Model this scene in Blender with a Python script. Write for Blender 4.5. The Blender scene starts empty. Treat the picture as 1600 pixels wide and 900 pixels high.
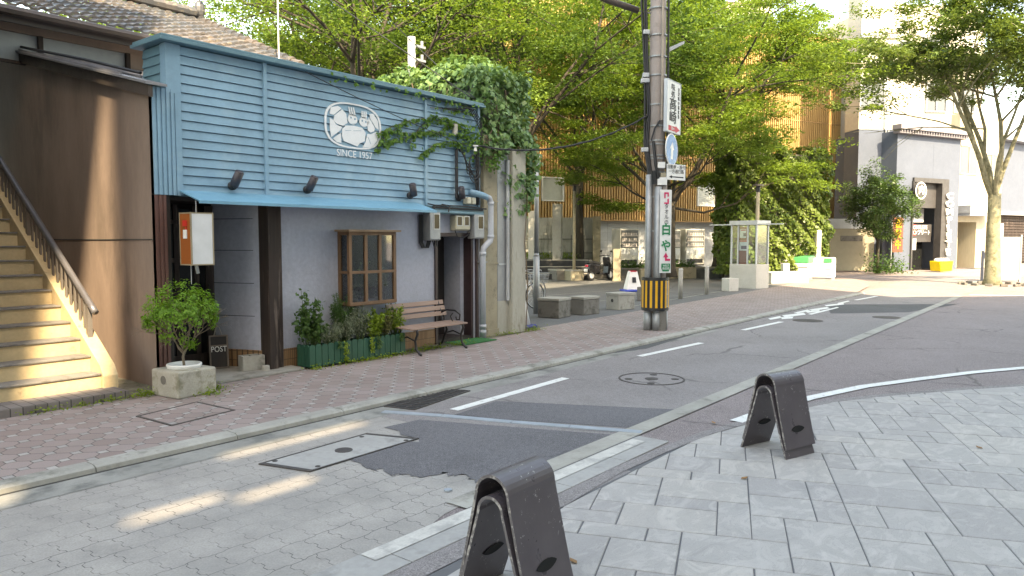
import bpy, math, random
import numpy as np
from mathutils import Vector, Matrix
random.seed(7)
rng = np.random.default_rng(7)
R = math.radians
C = bpy.context.scene.collection
scene = bpy.context.scene

# ---------------- camera: street runs along +X, buildings stand on the +Y side ----------------
FPX = 1155.0; CAMH = 1.75; YAW = R(38.4); PITCH = math.atan(76/FPX)
cd = bpy.data.cameras.new('camera'); cam = bpy.data.objects.new('camera', cd); C.objects.link(cam)
cd.sensor_width = 36; cd.lens = FPX/1600*36; cd.clip_end = 2000; cd.clip_start = .05
cam.location = (0, 0, CAMH)
cf = Vector((math.cos(YAW)*math.cos(PITCH), math.sin(YAW)*math.cos(PITCH), -math.sin(PITCH)))
cam.rotation_euler = cf.to_track_quat('-Z', 'Y').to_euler()
scene.camera = cam
cr = Vector((math.sin(YAW), -math.cos(YAW), 0)); cu = cr.cross(cf)

# ---------------- light ----------------
SUN_AZ = R(239.0)      # direction towards the sun, counter-clockwise from +X
SUN_EL = R(43.0)
sdir = Vector((math.cos(SUN_AZ)*math.cos(SUN_EL), math.sin(SUN_AZ)*math.cos(SUN_EL), math.sin(SUN_EL)))
w = bpy.data.worlds.new('World'); scene.world = w; w.use_nodes = True
wn = w.node_tree; bg = wn.nodes['Background']; sky = wn.nodes.new('ShaderNodeTexSky')
sky.sky_type = 'NISHITA'; sky.sun_disc = False; sky.sun_elevation = SUN_EL
sky.sun_rotation = math.atan2(sdir.x, sdir.y) % (2*math.pi)
sky.air_density = 1.0; sky.dust_density = 1.2; sky.ozone_density = 1.0
wn.links.new(sky.outputs[0], bg.inputs[0]); bg.inputs[1].default_value = 0.15
sl = bpy.data.lights.new('sun', 'SUN'); sun = bpy.data.objects.new('sun', sl); C.objects.link(sun)
sl.energy = 2.0; sl.angle = R(0.7); sl.color = (1.0, .95, .88)
sun.rotation_euler = sdir.to_track_quat('Z', 'Y').to_euler(); sun.location = (0, 0, 30)
scene.view_settings.view_transform = 'Standard'; scene.view_settings.look = 'None'
scene.view_settings.exposure = 2.92; scene.view_settings.use_white_balance = True; scene.view_settings.white_balance_temperature = 10400; scene.view_settings.white_balance_tint = 8; scene.view_settings.gamma = 1.0
scene.view_settings.use_curve_mapping = False
scene.render.engine = 'CYCLES'
scene.cycles.use_denoising = True
scene.cycles.max_bounces = 6; scene.cycles.transparent_max_bounces = 12
scene.cycles.sample_clamp_indirect = 6

# ---------------- helpers ----------------
def ray(px, py): return cf + cr*((px-800)/FPX) + cu*((450-py)/FPX)
def G(px, py, z=0.0):
    d = ray(px, py); t = (z-CAMH)/d.z; return (d.x*t, d.y*t)
def PY(px, py, Y):
    d = ray(px, py); t = Y/d.y; return (d.x*t, CAMH+d.z*t)
def PX(px, py, X):
    d = ray(px, py); t = X/d.x; return (d.y*t, CAMH+d.z*t)
def D(px, d):
    l = (px-800)/FPX*d
    return (d*math.cos(YAW)+l*math.sin(YAW), d*math.sin(YAW)-l*math.cos(YAW))
def ZD(py, d): return CAMH-(py-374)/FPX*d

class MB:
    def __init__(s): s.v = []; s.f = []; s.m = []; s.mi = 0
    def add(s, vs, fs):
        b = len(s.v); s.v += [tuple(p) for p in vs]; s.f += [tuple(i+b for i in f) for f in fs]; s.m += [s.mi]*len(fs); return s
    def box(s, x0, x1, y0, y1, z0, z1, M=None):
        vs = [(x, y, z) for x in (x0, x1) for y in (y0, y1) for z in (z0, z1)]
        if M is not None: vs = [M @ Vector(p) for p in vs]
        return s.add(vs, [(0,1,3,2),(4,6,7,5),(0,4,5,1),(2,3,7,6),(0,2,6,4),(1,5,7,3)])
    def cyl(s, p0, p1, r0, r1=None, n=12, cap=True):
        return s.tube([p0, p1], [r0, r0 if r1 is None else r1], n, cap)
    def tube(s, pts, rs, n=8, cap=True):
        pts = [Vector(p) for p in pts]
        if not hasattr(rs, '__len__'): rs = [rs]*len(pts)
        b = len(s.v); pu = None
        for i, p in enumerate(pts):
            if i == 0: t = pts[1]-p
            elif i == len(pts)-1: t = p-pts[i-1]
            else: t = (pts[i+1]-p).normalized()+(p-pts[i-1]).normalized()
            t = t.normalized() if t.length > 1e-9 else Vector((0,0,1))
            if pu is None: pu = t.orthogonal().normalized()
            pu = (pu-t*pu.dot(t)); pu = pu.normalized() if pu.length > 1e-6 else t.orthogonal().normalized()
            q = t.cross(pu)
            for k in range(n):
                a = 2*math.pi*k/n; s.v.append(tuple(p+(pu*math.cos(a)+q*math.sin(a))*rs[i]))
        fs = []
        for i in range(len(pts)-1):
            for k in range(n):
                fs.append((b+i*n+k, b+i*n+(k+1)%n, b+(i+1)*n+(k+1)%n, b+(i+1)*n+k))
        if cap: fs.append(tuple(b+k for k in reversed(range(n)))); fs.append(tuple(b+(len(pts)-1)*n+k for k in range(n)))
        s.f += fs; s.m += [s.mi]*len(fs); return s
    def prism(s, poly, vec, M=None):
        """3-D planar polygon extruded along vec"""
        vec = Vector(vec); a = [Vector(p) for p in poly]; n = len(a); c = [p+vec for p in a]
        vs = a+c
        if M is not None: vs = [M @ p for p in vs]
        return s.add(vs, [tuple(reversed(range(n))), tuple(range(n, 2*n))]+[(i, (i+1)%n, n+(i+1)%n, n+i) for i in range(n)])
    def lathe(s, c, prof, n=20):
        b = len(s.v)
        for r, z in prof:
            for k in range(n):
                a = 2*math.pi*k/n; s.v.append((c[0]+r*math.cos(a), c[1]+r*math.sin(a), c[2]+z))
        fs = [(b+i*n+k, b+i*n+(k+1)%n, b+(i+1)*n+(k+1)%n, b+(i+1)*n+k) for i in range(len(prof)-1) for k in range(n)]
        s.f += fs; s.m += [s.mi]*len(fs); return s
    def poly(s, pts): return s.add(pts, [tuple(range(len(pts)))])
    def ell(s, c, r, n=10, m=7):
        b = len(s.v); fs = []
        for i in range(m+1):
            ph = math.pi*i/m
            for k in range(n):
                a = 2*math.pi*k/n
                s.v.append((c[0]+r[0]*math.sin(ph)*math.cos(a), c[1]+r[1]*math.sin(ph)*math.sin(a), c[2]+r[2]*math.cos(ph)))
        for i in range(m):
            for k in range(n): fs.append((b+i*n+k, b+(i+1)*n+k, b+(i+1)*n+(k+1)%n, b+i*n+(k+1)%n))
        s.f += fs; s.m += [s.mi]*len(fs); return s
    def build(s, name, mt, parent=None, bevel=0, smooth=False, M=None, label=None):
        off = Vector((0,0,0))
        if parent is not None:
            p = parent
            while p is not None: off += p.location; p = p.parent
        vs = s.v if M is None else [tuple(M @ Vector(p)) for p in s.v]
        if parent is not None: vs = [(p[0]-off.x, p[1]-off.y, p[2]-off.z) for p in vs]
        me = bpy.data.meshes.new(name); me.from_pydata(vs, [], s.f); me.validate()
        mts = mt if isinstance(mt, (list, tuple)) else [mt]
        for q in mts: me.materials.append(q)
        if len(mts) > 1 and len(me.polygons) == len(s.m): me.polygons.foreach_set('material_index', s.m)
        if smooth: me.shade_smooth() if smooth is True else me.shade_auto_smooth(angle=R(smooth)) if hasattr(me, 'shade_auto_smooth') else me.shade_smooth()
        o = bpy.data.objects.new(name, me); C.objects.link(o)
        if parent is not None: o.parent = parent
        if bevel:
            bv = o.modifiers.new('bevel', 'BEVEL'); bv.width = bevel; bv.segments = 2; bv.limit_method = 'ANGLE'; bv.angle_limit = R(35)
            bv.harden_normals = False
        if label: o['label'] = label
        return o

def tag(o, label=None, cat=None, group=None, kind=None):
    if label: o['label'] = label
    if cat: o['category'] = cat
    if group: o['group'] = group
    if kind: o['kind'] = kind
    return o
def thing(name, loc, label, cat, group=None):
    o = bpy.data.objects.new(name, None); C.objects.link(o); o.location = loc; o.empty_display_size = .1
    return tag(o, label, cat, group)
def copy_tree(o, parent=None):
    c = o.copy(); C.objects.link(c); c.parent = parent
    for ch in list(o.children): copy_tree(ch, c)
    return c
def struct(o): o['kind'] = 'structure'; return o
def RZ(a, c=(0,0,0)): return Matrix.Translation(Vector(c)) @ Matrix.Rotation(a, 4, 'Z')

# ---------------- materials ----------------
class N:
    def __init__(s, name):
        s.m = bpy.data.materials.new(name); s.m.use_nodes = True; s.t = s.m.node_tree
        s.b = s.t.nodes['Principled BSDF']; s.out = s.t.nodes['Material Output']
    def n(s, typ, ins=None, **kw):
        nd = s.t.nodes.new('ShaderNode'+typ)
        for k, v in kw.items(): setattr(nd, k, v)
        if ins:
            for k, v in ins.items(): s.set(nd.inputs[k], v)
        return nd
    def set(s, sock, v):
        if isinstance(v, bpy.types.NodeSocket): s.t.links.new(v, sock)
        else:
            if hasattr(sock.default_value, '__len__') and not hasattr(v, '__len__'): v = [v]*len(sock.default_value)
            if hasattr(sock.default_value, '__len__') and len(sock.default_value) == 4 and len(v) == 3: v = (*v, 1)
            sock.default_value = v
    def math(s, op, a, b=None, c=None, clamp=False):
        nd = s.t.nodes.new('ShaderNodeMath'); nd.operation = op; nd.use_clamp = clamp
        s.set(nd.inputs[0], a)
        if b is not None: s.set(nd.inputs[1], b)
        if c is not None: s.set(nd.inputs[2], c)
        return nd.outputs[0]
    def mix(s, f, a, b, mode='MIX'):
        nd = s.t.nodes.new('ShaderNodeMix'); nd.data_type = 'RGBA'; nd.blend_type = mode
        s.set(nd.inputs[0], f); s.set(nd.inputs[6], a); s.set(nd.inputs[7], b); return nd.outputs[2]
    def coord(s, scale=(1,1,1), rot=(0,0,0), loc=(0,0,0)):
        tc = s.n('TexCoord'); mp = s.n('Mapping', {'Vector': tc.outputs['Object'], 'Scale': scale, 'Rotation': rot, 'Location': loc})
        return mp.outputs[0]
    def noise(s, vec, scale, detail=4, rough=.55):
        return s.n('TexNoise', {'Vector': vec, 'Scale': scale, 'Detail': detail, 'Roughness': rough}).outputs['Fac']
    def rng(s, v, a, b, c=0, d=1, smooth=False):
        nd = s.n('MapRange', {0: v, 1: a, 2: b, 3: c, 4: d}); nd.clamp = True
        if smooth: nd.interpolation_type = 'SMOOTHSTEP'
        return nd.outputs[0]
    def bump(s, h, strength=.3, dist=.01):
        nd = s.n('Bump', {'Height': h, 'Strength': strength, 'Distance': dist}); s.set(s.b.inputs['Normal'], nd.outputs[0])

def mat(name, col, rough=.8, var=.12, vs=3, bump=.2, bs=40, metal=0, stain=None, st=.55, ss=1.5, stretch=(1,1,1), bd=.004, spec=.5, hi=.06):
    k = N(name); v = k.coord(stretch)
    f = k.rng(k.noise(v, vs, 6), .3, .7, 1-var, 1+var)
    f2 = k.rng(k.noise(v, vs*14, 3), .3, .7, 1-hi, 1+hi)
    c = k.mix(1.0, col, k.n('CombineColor', {0: f, 1: f, 2: f}).outputs[0], 'MULTIPLY')
    c = k.mix(1.0, c, k.n('CombineColor', {0: f2, 1: f2, 2: f2}).outputs[0], 'MULTIPLY')
    if stain:
        sf = k.rng(k.noise(v, ss, 8, .65), st, st+.14)
        c = k.mix(sf, c, stain)
    k.set(k.b.inputs['Base Color'], c)
    k.set(k.b.inputs['Roughness'], k.rng(k.noise(v, vs*3, 3), .3, .7, max(.02, rough-.08), min(1, rough+.08)))
    k.b.inputs['Metallic'].default_value = metal; k.b.inputs['Specular IOR Level'].default_value = spec
    if bump: k.bump(k.noise(v, bs, 5, .6), bump, bd)
    return k.m

def leafmat(name, c0, c1, trans=.35, scale=9, rough=.5):
    k = N(name); v = k.coord()
    f = k.rng(k.noise(v, scale, 2), .35, .65)
    g = k.rng(k.noise(v, .5, 2), .35, .65)
    c = k.mix(f, c0, c1)
    c = k.mix(k.math('MULTIPLY', g, .35), c, (c1[0]*1.25, c1[1]*1.12, c1[2]))
    k.set(k.b.inputs['Base Color'], c); k.b.inputs['Roughness'].default_value = rough
    k.b.inputs['Specular IOR Level'].default_value = .35
    tr = k.n('BsdfTranslucent', {'Color': k.mix(.45, c, (c1[0]*1.6, c1[1]*1.5, c1[2]*.5))})
    ms = k.n('MixShader', {0: trans, 1: k.b.outputs[0], 2: tr.outputs[0]})
    k.t.links.new(ms.outputs[0], k.out.inputs[0]); return k.m

def glassmat(name, tint=(.9,.95,.95), alpha=.75):
    k = N(name); fr = k.n('Fresnel', {'IOR': 1.5}); tr = k.n('BsdfTransparent', {'Color': tint}); gl = k.n('BsdfGlossy', {'Roughness': .03, 'Color': (.9,.9,.9)})
    f = k.math('MAXIMUM', k.math('MULTIPLY', fr.outputs[0], .8), .02)
    ms = k.n('MixShader', {0: f, 1: tr.outputs[0], 2: gl.outputs[0]}); k.t.links.new(ms.outputs[0], k.out.inputs[0]); return k.m
def plain(name, col, rough=.6, metal=0, emit=0):
    k = N(name); k.b.inputs['Base Color'].default_value = (*col, 1); k.b.inputs['Roughness'].default_value = rough
    k.b.inputs['Metallic'].default_value = metal
    if emit: k.b.inputs['Emission Color'].default_value = (*col, 1); k.b.inputs['Emission Strength'].default_value = emit
    f = k.rng(k.noise(k.coord(), 6, 4), .3, .7, .92, 1.06)
    k.set(k.b.inputs['Base Color'], k.mix(1.0, col, k.n('CombineColor', {0: f, 1: f, 2: f}).outputs[0], 'MULTIPLY'))
    return k.m

m_concrete = mat('concrete', (.34,.325,.29), .9, .16, 2, .3, 60, stain=(.17,.16,.14), st=.56, ss=3)
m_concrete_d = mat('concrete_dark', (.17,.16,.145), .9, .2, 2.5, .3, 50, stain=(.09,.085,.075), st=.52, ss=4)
m_concrete_l = mat('concrete_light', (.52,.5,.46), .85, .1, 2, .2, 60, stain=(.33,.31,.28), st=.6, ss=4)
m_tan = mat('stone_tan', (.33,.29,.21), .9, .16, 3, .3, 50, stain=(.19,.165,.12), st=.55, ss=5)
m_pale = mat('pillar_pale', (.40,.39,.34), .9, .14, 2, .3, 50, stain=(.22,.2,.16), st=.57, ss=4, stretch=(1,1,.4))
m_teal = mat('teal_paint', (.18,.335,.45), .5, .14, 1.6, .15, 25, stain=(.24,.39,.49), st=.52, ss=1.3, hi=.04)
m_teal2 = mat('teal_trim_paint', (.10,.21,.26), .5, .1, 2, .1, 25, hi=.03)
m_awn = mat('awning_paint', (.13,.33,.46), .45, .07, 2, .05, 25, hi=.03)
m_stucco = mat('grey_stucco', (.38,.40,.475), .9, .08, 1.2, .6, 45, bd=.008, hi=.08, stain=(.33,.35,.41), st=.56, ss=2)
m_brown = mat('brown_render', (.26,.19,.155), .85, .2, 1.4, .35, 30, stain=(.17,.125,.10), st=.55, ss=1.1, stretch=(1,1,.35), hi=.05)
m_redbr = mat('rust_strip', (.13,.06,.05), .7, .15, 4, .1, 40)
m_wood_d = mat('dark_old_wood', (.035,.022,.018), .75, .3, 5, .5, 40, stretch=(1,1,.08), stain=(.17,.13,.11), st=.55, ss=11)
m_wood_vd = mat('black_brown_wood', (.02,.014,.012), .6, .3, 5, .3, 40, stretch=(1,1,.1))
m_wood_w = mat('window_wood', (.16,.085,.045), .6, .25, 5, .3, 50, stretch=(1,1,.12))
m_bench = mat('bench_slat', (.30,.20,.16), .65, .2, 5, .3, 50, stretch=(.1,1,1))
m_iron = mat('black_iron', (.02,.018,.02), .45, .2, 8, .2, 60, metal=.3)
m_glass_d = plain('dark_glass', (.012,.013,.014), .12); m_glass_d.node_tree.nodes['Principled BSDF'].inputs['Specular IOR Level'].default_value = .2
m_white = plain('white_enamel', (.75,.75,.74), .45)
m_black = plain('black_plastic', (.018,.018,.02), .5)
m_cable = plain('cable_rubber', (.02,.02,.022), .6)
m_grey = mat('grey_metal', (.30,.315,.33), .5, .1, 4, .05, 40, metal=.3)
m_greyl = mat('grey_light_metal', (.46,.48,.5), .45, .08, 4, .05, 40, metal=.25)
m_galv = mat('galvanised_steel', (.33,.345,.35), .5, .14, 5, .08, 50, metal=.45)
m_pvc = mat('pvc_pipe', (.42,.45,.50), .5, .07, 3, .03, 30)
m_bark = mat('bark', (.06,.05,.038), .95, .3, 4, .8, 18, stretch=(1,1,.35), bd=.02)
m_bark_l = mat('mottled_bark', (.24,.225,.15), .95, .3, 5, .8, 22, bd=.02, stain=(.12,.12,.07), st=.5, ss=6)
m_joint = plain('joint_dark', (.05,.047,.043), .95)
# =============== GROUND ===============
ZR = -.05
def sheet(name, pts, z, mt, kind='structure'):
    mb = MB(); mb.poly([(p[0], p[1], z) for p in pts]); o = mb.build(name, mt); o['kind'] = kind
    if o.data.polygons[0].normal.z < 0:
        o.data.flip_normals()
    return o
# asphalt of the side road, pinkish aggregate
def asphalt(name, col, speck, contrast, sc=170):
    k = N(name); v = k.coord()
    big = k.rng(k.noise(v, .7, 6), .3, .7, .86, 1.12)
    c = k.mix(1.0, col, k.n('CombineColor', {0: big, 1: big, 2: big}).outputs[0], 'MULTIPLY')
    n1 = k.noise(v, sc, 2, .6)
    c = k.mix(k.rng(n1, .52, .68, 0, contrast), c, speck)
    c = k.mix(k.rng(n1, .46, .34, 0, contrast), c, tuple(x*.35 for x in col))
    st = k.rng(k.noise(v, 1.3, 8, .7), .56, .72, 0, .35)
    c = k.mix(st, c, tuple(x*.6 for x in col))
    dv = k.n('VectorMath', {0: v, 1: k.n('VectorMath', {0: k.n('TexNoise', {'Vector': v, 'Scale': 3.0, 'Detail': 5.0}).outputs['Color'], 1: (.35,.35,0)}, operation='MULTIPLY').outputs[0]}, operation='ADD').outputs[0]
    cr_ = k.n('TexVoronoi', {'Vector': dv, 'Scale': .45}); cr_.feature = 'DISTANCE_TO_EDGE'
    cm = k.math('MULTIPLY', k.rng(cr_.outputs['Distance'], .003, .010, 1, 0), k.rng(k.noise(v, .6, 3), .48, .6, 0, .7))
    c = k.mix(cm, c, tuple(x*.4 for x in col))
    fine = k.rng(k.noise(v, 28, 4, .7), .35, .65, .86, 1.14)
    c = k.mix(1.0, c, k.n('CombineColor', {0: fine, 1: fine, 2: fine}).outputs[0], 'MULTIPLY')
    k.set(k.b.inputs['Base Color'], c); k.b.inputs['Roughness'].default_value = .9
    k.bump(n1, .5, .006); return k.m
m_asp_pink = asphalt('pink_asphalt', (.225,.185,.182), (.46,.40,.39), .75, 110)
m_asp_lane = asphalt('lane_asphalt', (.235,.212,.208), (.42,.39,.38), .65, 120)
m_asp_patch = asphalt('patch_asphalt', (.125,.12,.128), (.30,.29,.29), .6, 110)
m_asp_dark = asphalt('dark_trench_asphalt', (.09,.09,.093), (.16,.16,.16), .3)
m_plaza = asphalt('plaza_asphalt', (.125,.127,.128), (.21,.21,.21), .35, 60)

sheet('ground', [(-300,-300),(400,-300),(400,400),(-300,400)], ZR-.006, m_asp_pink)
sheet('road', [(5.0,3.44),(27.6,3.44),(40,3.0),(60,1.5),(60,6.5),(34,6.6),(26,6.15),(5.0,6.15)], ZR, m_asp_lane)

# wavy interlocking pavers
def ilb():
    k = N('interlocking_pavers')
    tc = k.n('TexCoord').outputs['Object']; s = k.n('SeparateXYZ', {0: tc})
    wob = k.n('TexNoise', {'Vector': tc, 'Scale': 2.2, 'Detail': 2.0})
    wx = k.math('MULTIPLY', k.math('SUBTRACT', wob.outputs['Fac'], .5), .05)
    zig = k.math('PINGPONG', k.math('ADD', s.outputs[1], .03), .058)
    zig = k.math('MULTIPLY', k.rng(zig, .02, .036), .022)
    x = k.math('ADD', k.math('ADD', s.outputs[0], zig), wx)
    zy = k.math('MULTIPLY', k.rng(k.math('PINGPONG', s.outputs[0], .115), .045, .07), .012)
    y = k.math('ADD', k.math('ADD', s.outputs[1], zy), wx)
    v = k.n('CombineXYZ', {0: x, 1: y, 2: 0}).outputs[0]
    br = k.n('TexBrick', {'Vector': v, 'Color1': (.25,.24,.235,1), 'Color2': (.30,.285,.28,1), 'Mortar': (.09,.085,.08,1), 'Scale': 1.0,
                           'Mortar Size': .003, 'Mortar Smooth': .3, 'Bias': 0, 'Brick Width': .175, 'Row Height': .23})
    br.offset = .5; br.offset_frequency = 2
    vis = k.rng(k.noise(tc, 1.6, 3), .36, .58, .15, 1)
    base = k.mix(k.rng(k.noise(tc, 1.5, 9, .7), .38, .62), (.31,.29,.27), (.41,.38,.35))
    c = k.mix(k.math('MULTIPLY', br.outputs['Fac'], vis), base, (.075,.07,.07))
    c = k.mix(k.rng(k.noise(tc, 80, 3, .7), .4, .65, 0, .4), c, (.2,.19,.18))
    c = k.mix(k.rng(k.noise(tc, 1.4, 8, .7), .55, .72, 0, .45), c, (.19,.18,.165))
    k.set(k.b.inputs['Base Color'], c); k.b.inputs['Roughness'].default_value = .88
    h = k.math('ADD', k.math('MULTIPLY', br.outputs['Fac'], -1.0), k.math('MULTIPLY', k.noise(tc, 60, 3), .35))
    k.bump(h, .5, .006); return k.m
m_ilb = ilb()
sheet('paver_road', [(-6,2.6),(3.2,3.22),(3.45,3.3),(5.05,3.46),(6.2,3.46),(5.3,5.68),(-6,5.68)], ZR-.002, m_ilb)

# dark asphalt patch with a ragged edge towards the pavers
edge = [(600,668),(655,656),(1000,683),(870,737),(850,744),(800,749),(757,754),(735,750),(722,741),(700,745),(690,738),(661,746),(640,741),(618,744),(600,733),(585,735),(566,728),(553,717),(575,706),(612,700),(655,686)]
def rag(pts, z, amp=7):
    out = []
    for i, p in enumerate(pts):
        q = pts[(i+1) % len(pts)]; out.append(p)
        if i > 3:
            for t in sorted(random.random() for _ in range(3)): out.append((p[0]+(q[0]-p[0])*t+random.uniform(-amp,amp), p[1]+(q[1]-p[1])*t+random.uniform(-amp,amp)*.5))
    return [G(*p, z) for p in out]
sheet('asphalt_patch', rag(edge, ZR), ZR+.003, m_asp_patch)
sheet('asphalt_patch', [G(*p, ZR) for p in [(705,650),(775,627),(1078,641),(1008,670)]], ZR+.003, m_asp_patch)
sheet('trench_patch', [G(*p, ZR) for p in [(1290,476),(1298,490),(1420,488),(1497,475)]], ZR+.003, m_asp_dark)
sheet('trench_patch', [G(*p, ZR) for p in [(1085,522),(1010,545),(960,552),(985,538),(1040,522)]], ZR+.003, m_asp_dark)

# gutters and concrete bands
sheet('road_gutter', [(3.6,3.24),(12,3.26),(27.4,3.30),(27.4,3.5),(12,3.46),(3.6,3.44)], ZR+.0065, m_concrete)
sheet('gutter_apron', [(-6,5.66),(5.6,5.66),(10,5.78),(14,5.85),(14,6.2),(-6,6.2)], ZR+.001, mat('apron_concrete', (.27,.265,.245), .95, .2, 1.2, .6, 90, stain=(.15,.15,.14), st=.5, ss=2.5, bd=.008))
m_slab = mat('slab_concrete', (.36,.35,.335), .9, .12, 1.5, .25, 60, stain=(.25,.24,.23), st=.55, ss=3)
mb = MB()
xs = [-2.0,-1.2,-.4,.4,1.2,2.0,2.8,3.6,4.4,5.2,5.95]
for a, b in zip(xs, xs[1:]): mb.box(a+.004, b-.004, 2.93, 3.235, ZR-.05, ZR+.006)
struct(mb.build('drain_slabs', m_slab, bevel=.003))
sheet('aggregate_strip', [(-2,2.78),(5.0,2.78),(5.0,2.93),(-2,2.93)], ZR, m_asp_lane)

# painted lines
m_paint = mat('road_paint', (.72,.72,.69), .7, .08, 6, .2, 90, stain=(.33,.31,.29), st=.57, ss=18)
def line(a, b, wd, name='lane_marking', z=ZR+.005, mt=None):
    a = Vector((*a,0)); b = Vector((*b,0)); n = (b-a).normalized().cross(Vector((0,0,1)))*wd/2
    return sheet(name, [tuple((a+n)[:2]), tuple((b+n)[:2]), tuple((b-n)[:2]), tuple((a-n)[:2])], z, mt or m_paint)
for p, q in [((709,641),(884,591)), ((999,557),(1096,536)), ((1161,516),(1221,503)), ((1337,469),(1370,463))]:
    line(G(*p, ZR), G(*q, ZR), .12)
line((2.68,3.16), (5.8,3.15), .13, 'faded_line', z=ZR+.0105, mt=mat('faded_paint', (.54,.52,.48), .85, .12, 5, .3, 60, stain=(.37,.355,.335), st=.47, ss=7))
pts = [G(*p, ZR) for p in [(1150,659),(1200,641),(1265,622),(1350,604),(1440,592),(1520,582),(1600,575),(1700,567)]]
mb = MB()
for i in range(len(pts)-1):
    a = Vector((*pts[i],0)); b = Vector((*pts[i+1],0)); n = (b-a).normalized().cross(Vector((0,0,1)))*.07
    if i == 0: n0 = n
    mb.poly([tuple(x) for x in ((a+n0).to_3d()+Vector((0,0,ZR+.005)), (b+n)+Vector((0,0,ZR+.005)), (b-n)+Vector((0,0,ZR+.005)), (a-n0)+Vector((0,0,ZR+.005)))]); n0 = n
struct(mb.build('curved_white_line', m_paint))
line(G(1515,461,ZR), G(1640,463,ZR), .16)
# worn lettering painted along the lane
mb = MB()
for q in [[(1200,498),(1219,494),(1221,497),(1204,500)],[(1219,496),(1240,495),(1238,498),(1222,499)],[(1222,493),(1256,489),(1259,492),(1226,496)],
          [(1240,489),(1262,484),(1266,486),(1246,490)],[(1258,487),(1280,484),(1281,487),(1262,489)],[(1264,484),(1292,480),(1297,482),(1270,486)],
          [(1262,491),(1308,480),(1311,481),(1268,492)],[(1288,477),(1318,474),(1319,476),(1292,479)],[(1308,474),(1325,470),(1328,471),(1312,475)]]:
    mb.poly([(*G(*p, ZR), ZR+.006) for p in q])
struct(mb.build('worn_road_lettering', m_paint))

# sidewalk of pink octagon pavers with pale squares
def octo():
    k = N('octagon_pavers'); tc = k.n('TexCoord').outputs['Object']
    wob = k.n('TexNoise', {'Vector': tc, 'Scale': 1.1, 'Detail': 2.0}).outputs['Color']
    v0 = k.n('VectorMath', {0: tc, 1: k.n('VectorMath', {0: k.n('VectorMath', {0: wob, 1: (.5,.5,.5)}, operation='SUBTRACT').outputs[0], 1: (.04,.04,0)}, operation='MULTIPLY').outputs[0]}, operation='ADD').outputs[0]
    mp = k.n('Mapping', {'Vector': v0, 'Scale': (1/.205,)*3, 'Rotation': (0,0,R(45))}).outputs[0]
    s = k.n('SeparateXYZ', {0: mp}); U = s.outputs[0]; V = s.outputs[1]
    u = k.math('ABSOLUTE', k.math('SUBTRACT', k.math('FRACT', U), .5)); vv = k.math('ABSOLUTE', k.math('SUBTRACT', k.math('FRACT', V), .5))
    a = k.math('ADD', u, vv); kk = .735
    sq = k.math('GREATER_THAN', a, kk)
    j1 = k.rng(k.math('ABSOLUTE', k.math('SUBTRACT', a, kk)), .012, .03, 1, 0)
    j2 = k.math('MULTIPLY', k.rng(k.math('MAXIMUM', u, vv), .478, .492), k.math('SUBTRACT', 1.0, sq))
    j = k.math('MAXIMUM', j1, j2)
    jv = k.math('MULTIPLY', j, k.rng(k.noise(tc, 2.2, 4), .3, .55, .4, 1))
    cell = k.n('TexWhiteNoise', {'Vector': k.n('CombineXYZ', {0: k.math('FLOOR', U), 1: k.math('FLOOR', V), 2: 0}).outputs[0]}).outputs['Value']
    red = k.mix(cell, (.27,.205,.19), (.33,.265,.25))
    cell2 = k.n('TexWhiteNoise', {'Vector': k.n('CombineXYZ', {0: k.math('ROUND', U), 1: k.math('ROUND', V), 2: 3}).outputs[0]}).outputs['Value']
    pale = k.mix(cell2, (.31,.29,.275), (.42,.39,.37))
    c = k.mix(sq, red, pale)
    c = k.mix(k.rng(k.noise(tc, 120, 3), .42, .7, 0, .3), c, (.12,.10,.09))
    c = k.mix(k.rng(k.noise(tc, .8, 8, .7), .5, .68, 0, .35), c, (.17,.15,.13))
    c = k.mix(jv, c, (.05,.045,.04))
    k.set(k.b.inputs['Base Color'], c); k.b.inputs['Roughness'].default_value = .88
    h = k.math('ADD', k.math('MULTIPLY', j, -1.0), k.math('MULTIPLY', k.noise(tc, 70, 3), .3)); k.bump(h, .6, .006)
    return k.m
m_octo = octo()
sheet('sidewalk', [(-6,6.18),(26,6.18),(30,6.7),(33.4,7.5),(37,9.5),(32,9.6),(22.5,9.05),(11.2,8.62),(-6,8.62)], 0, m_octo)
mb = MB()
x = -6
while x < 26:
    L = .6 if x > 5 else 1.2
    mb.prism([(x+.003,6.0,ZR-.01),(x+.003,6.01,-.012),(x+.003,6.05,.004),(x+.003,6.185,.004),(x+.003,6.185,ZR-.01)], (L-.006,0,0)); x += L
struct(mb.build('kerb', mat('kerb_stone', (.33,.32,.29), .9, .2, 2, .5, 80, stain=(.18,.175,.15), st=.52, ss=3), bevel=.004))
mb = MB(); mb.box(-6, 26, 5.975, 6.0, ZR, ZR+.004); struct(mb.build('kerb_foot_line', m_joint))  # thin dark line along the foot of the kerb
sheet('plaza_paving', [(11.2,8.62),(22.5,9.05),(32,9.6),(37,9.5),(60,30),(60,60),(4,60),(4,14),(11.2,14)], -.003, m_plaza)
# saw cuts / paler bands in the plaza
for a, b, wd in [((820,446),(1010,448),.35),((850,462),(975,452),.05),((820,478),(1100,459),.04),((980,480),(1150,451),.04),((1000,452),(1130,462),.04)]:
    line(G(*a), G(*b), wd, 'plaza_joint', .001, m_concrete if wd < .3 else m_plaza)
sheet('shop_verge', [(3.7,8.35),(4.6,8.45),(5.7,8.36),(8.9,8.36),(11.2,8.42),(11.2,8.9),(4.3,14),(3.7,14)], .004, mat('mossy_ground', (.15,.135,.10), .95, .35, 3, .7, 40, stain=(.05,.06,.02), st=.5, ss=4, bd=.015))

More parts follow.
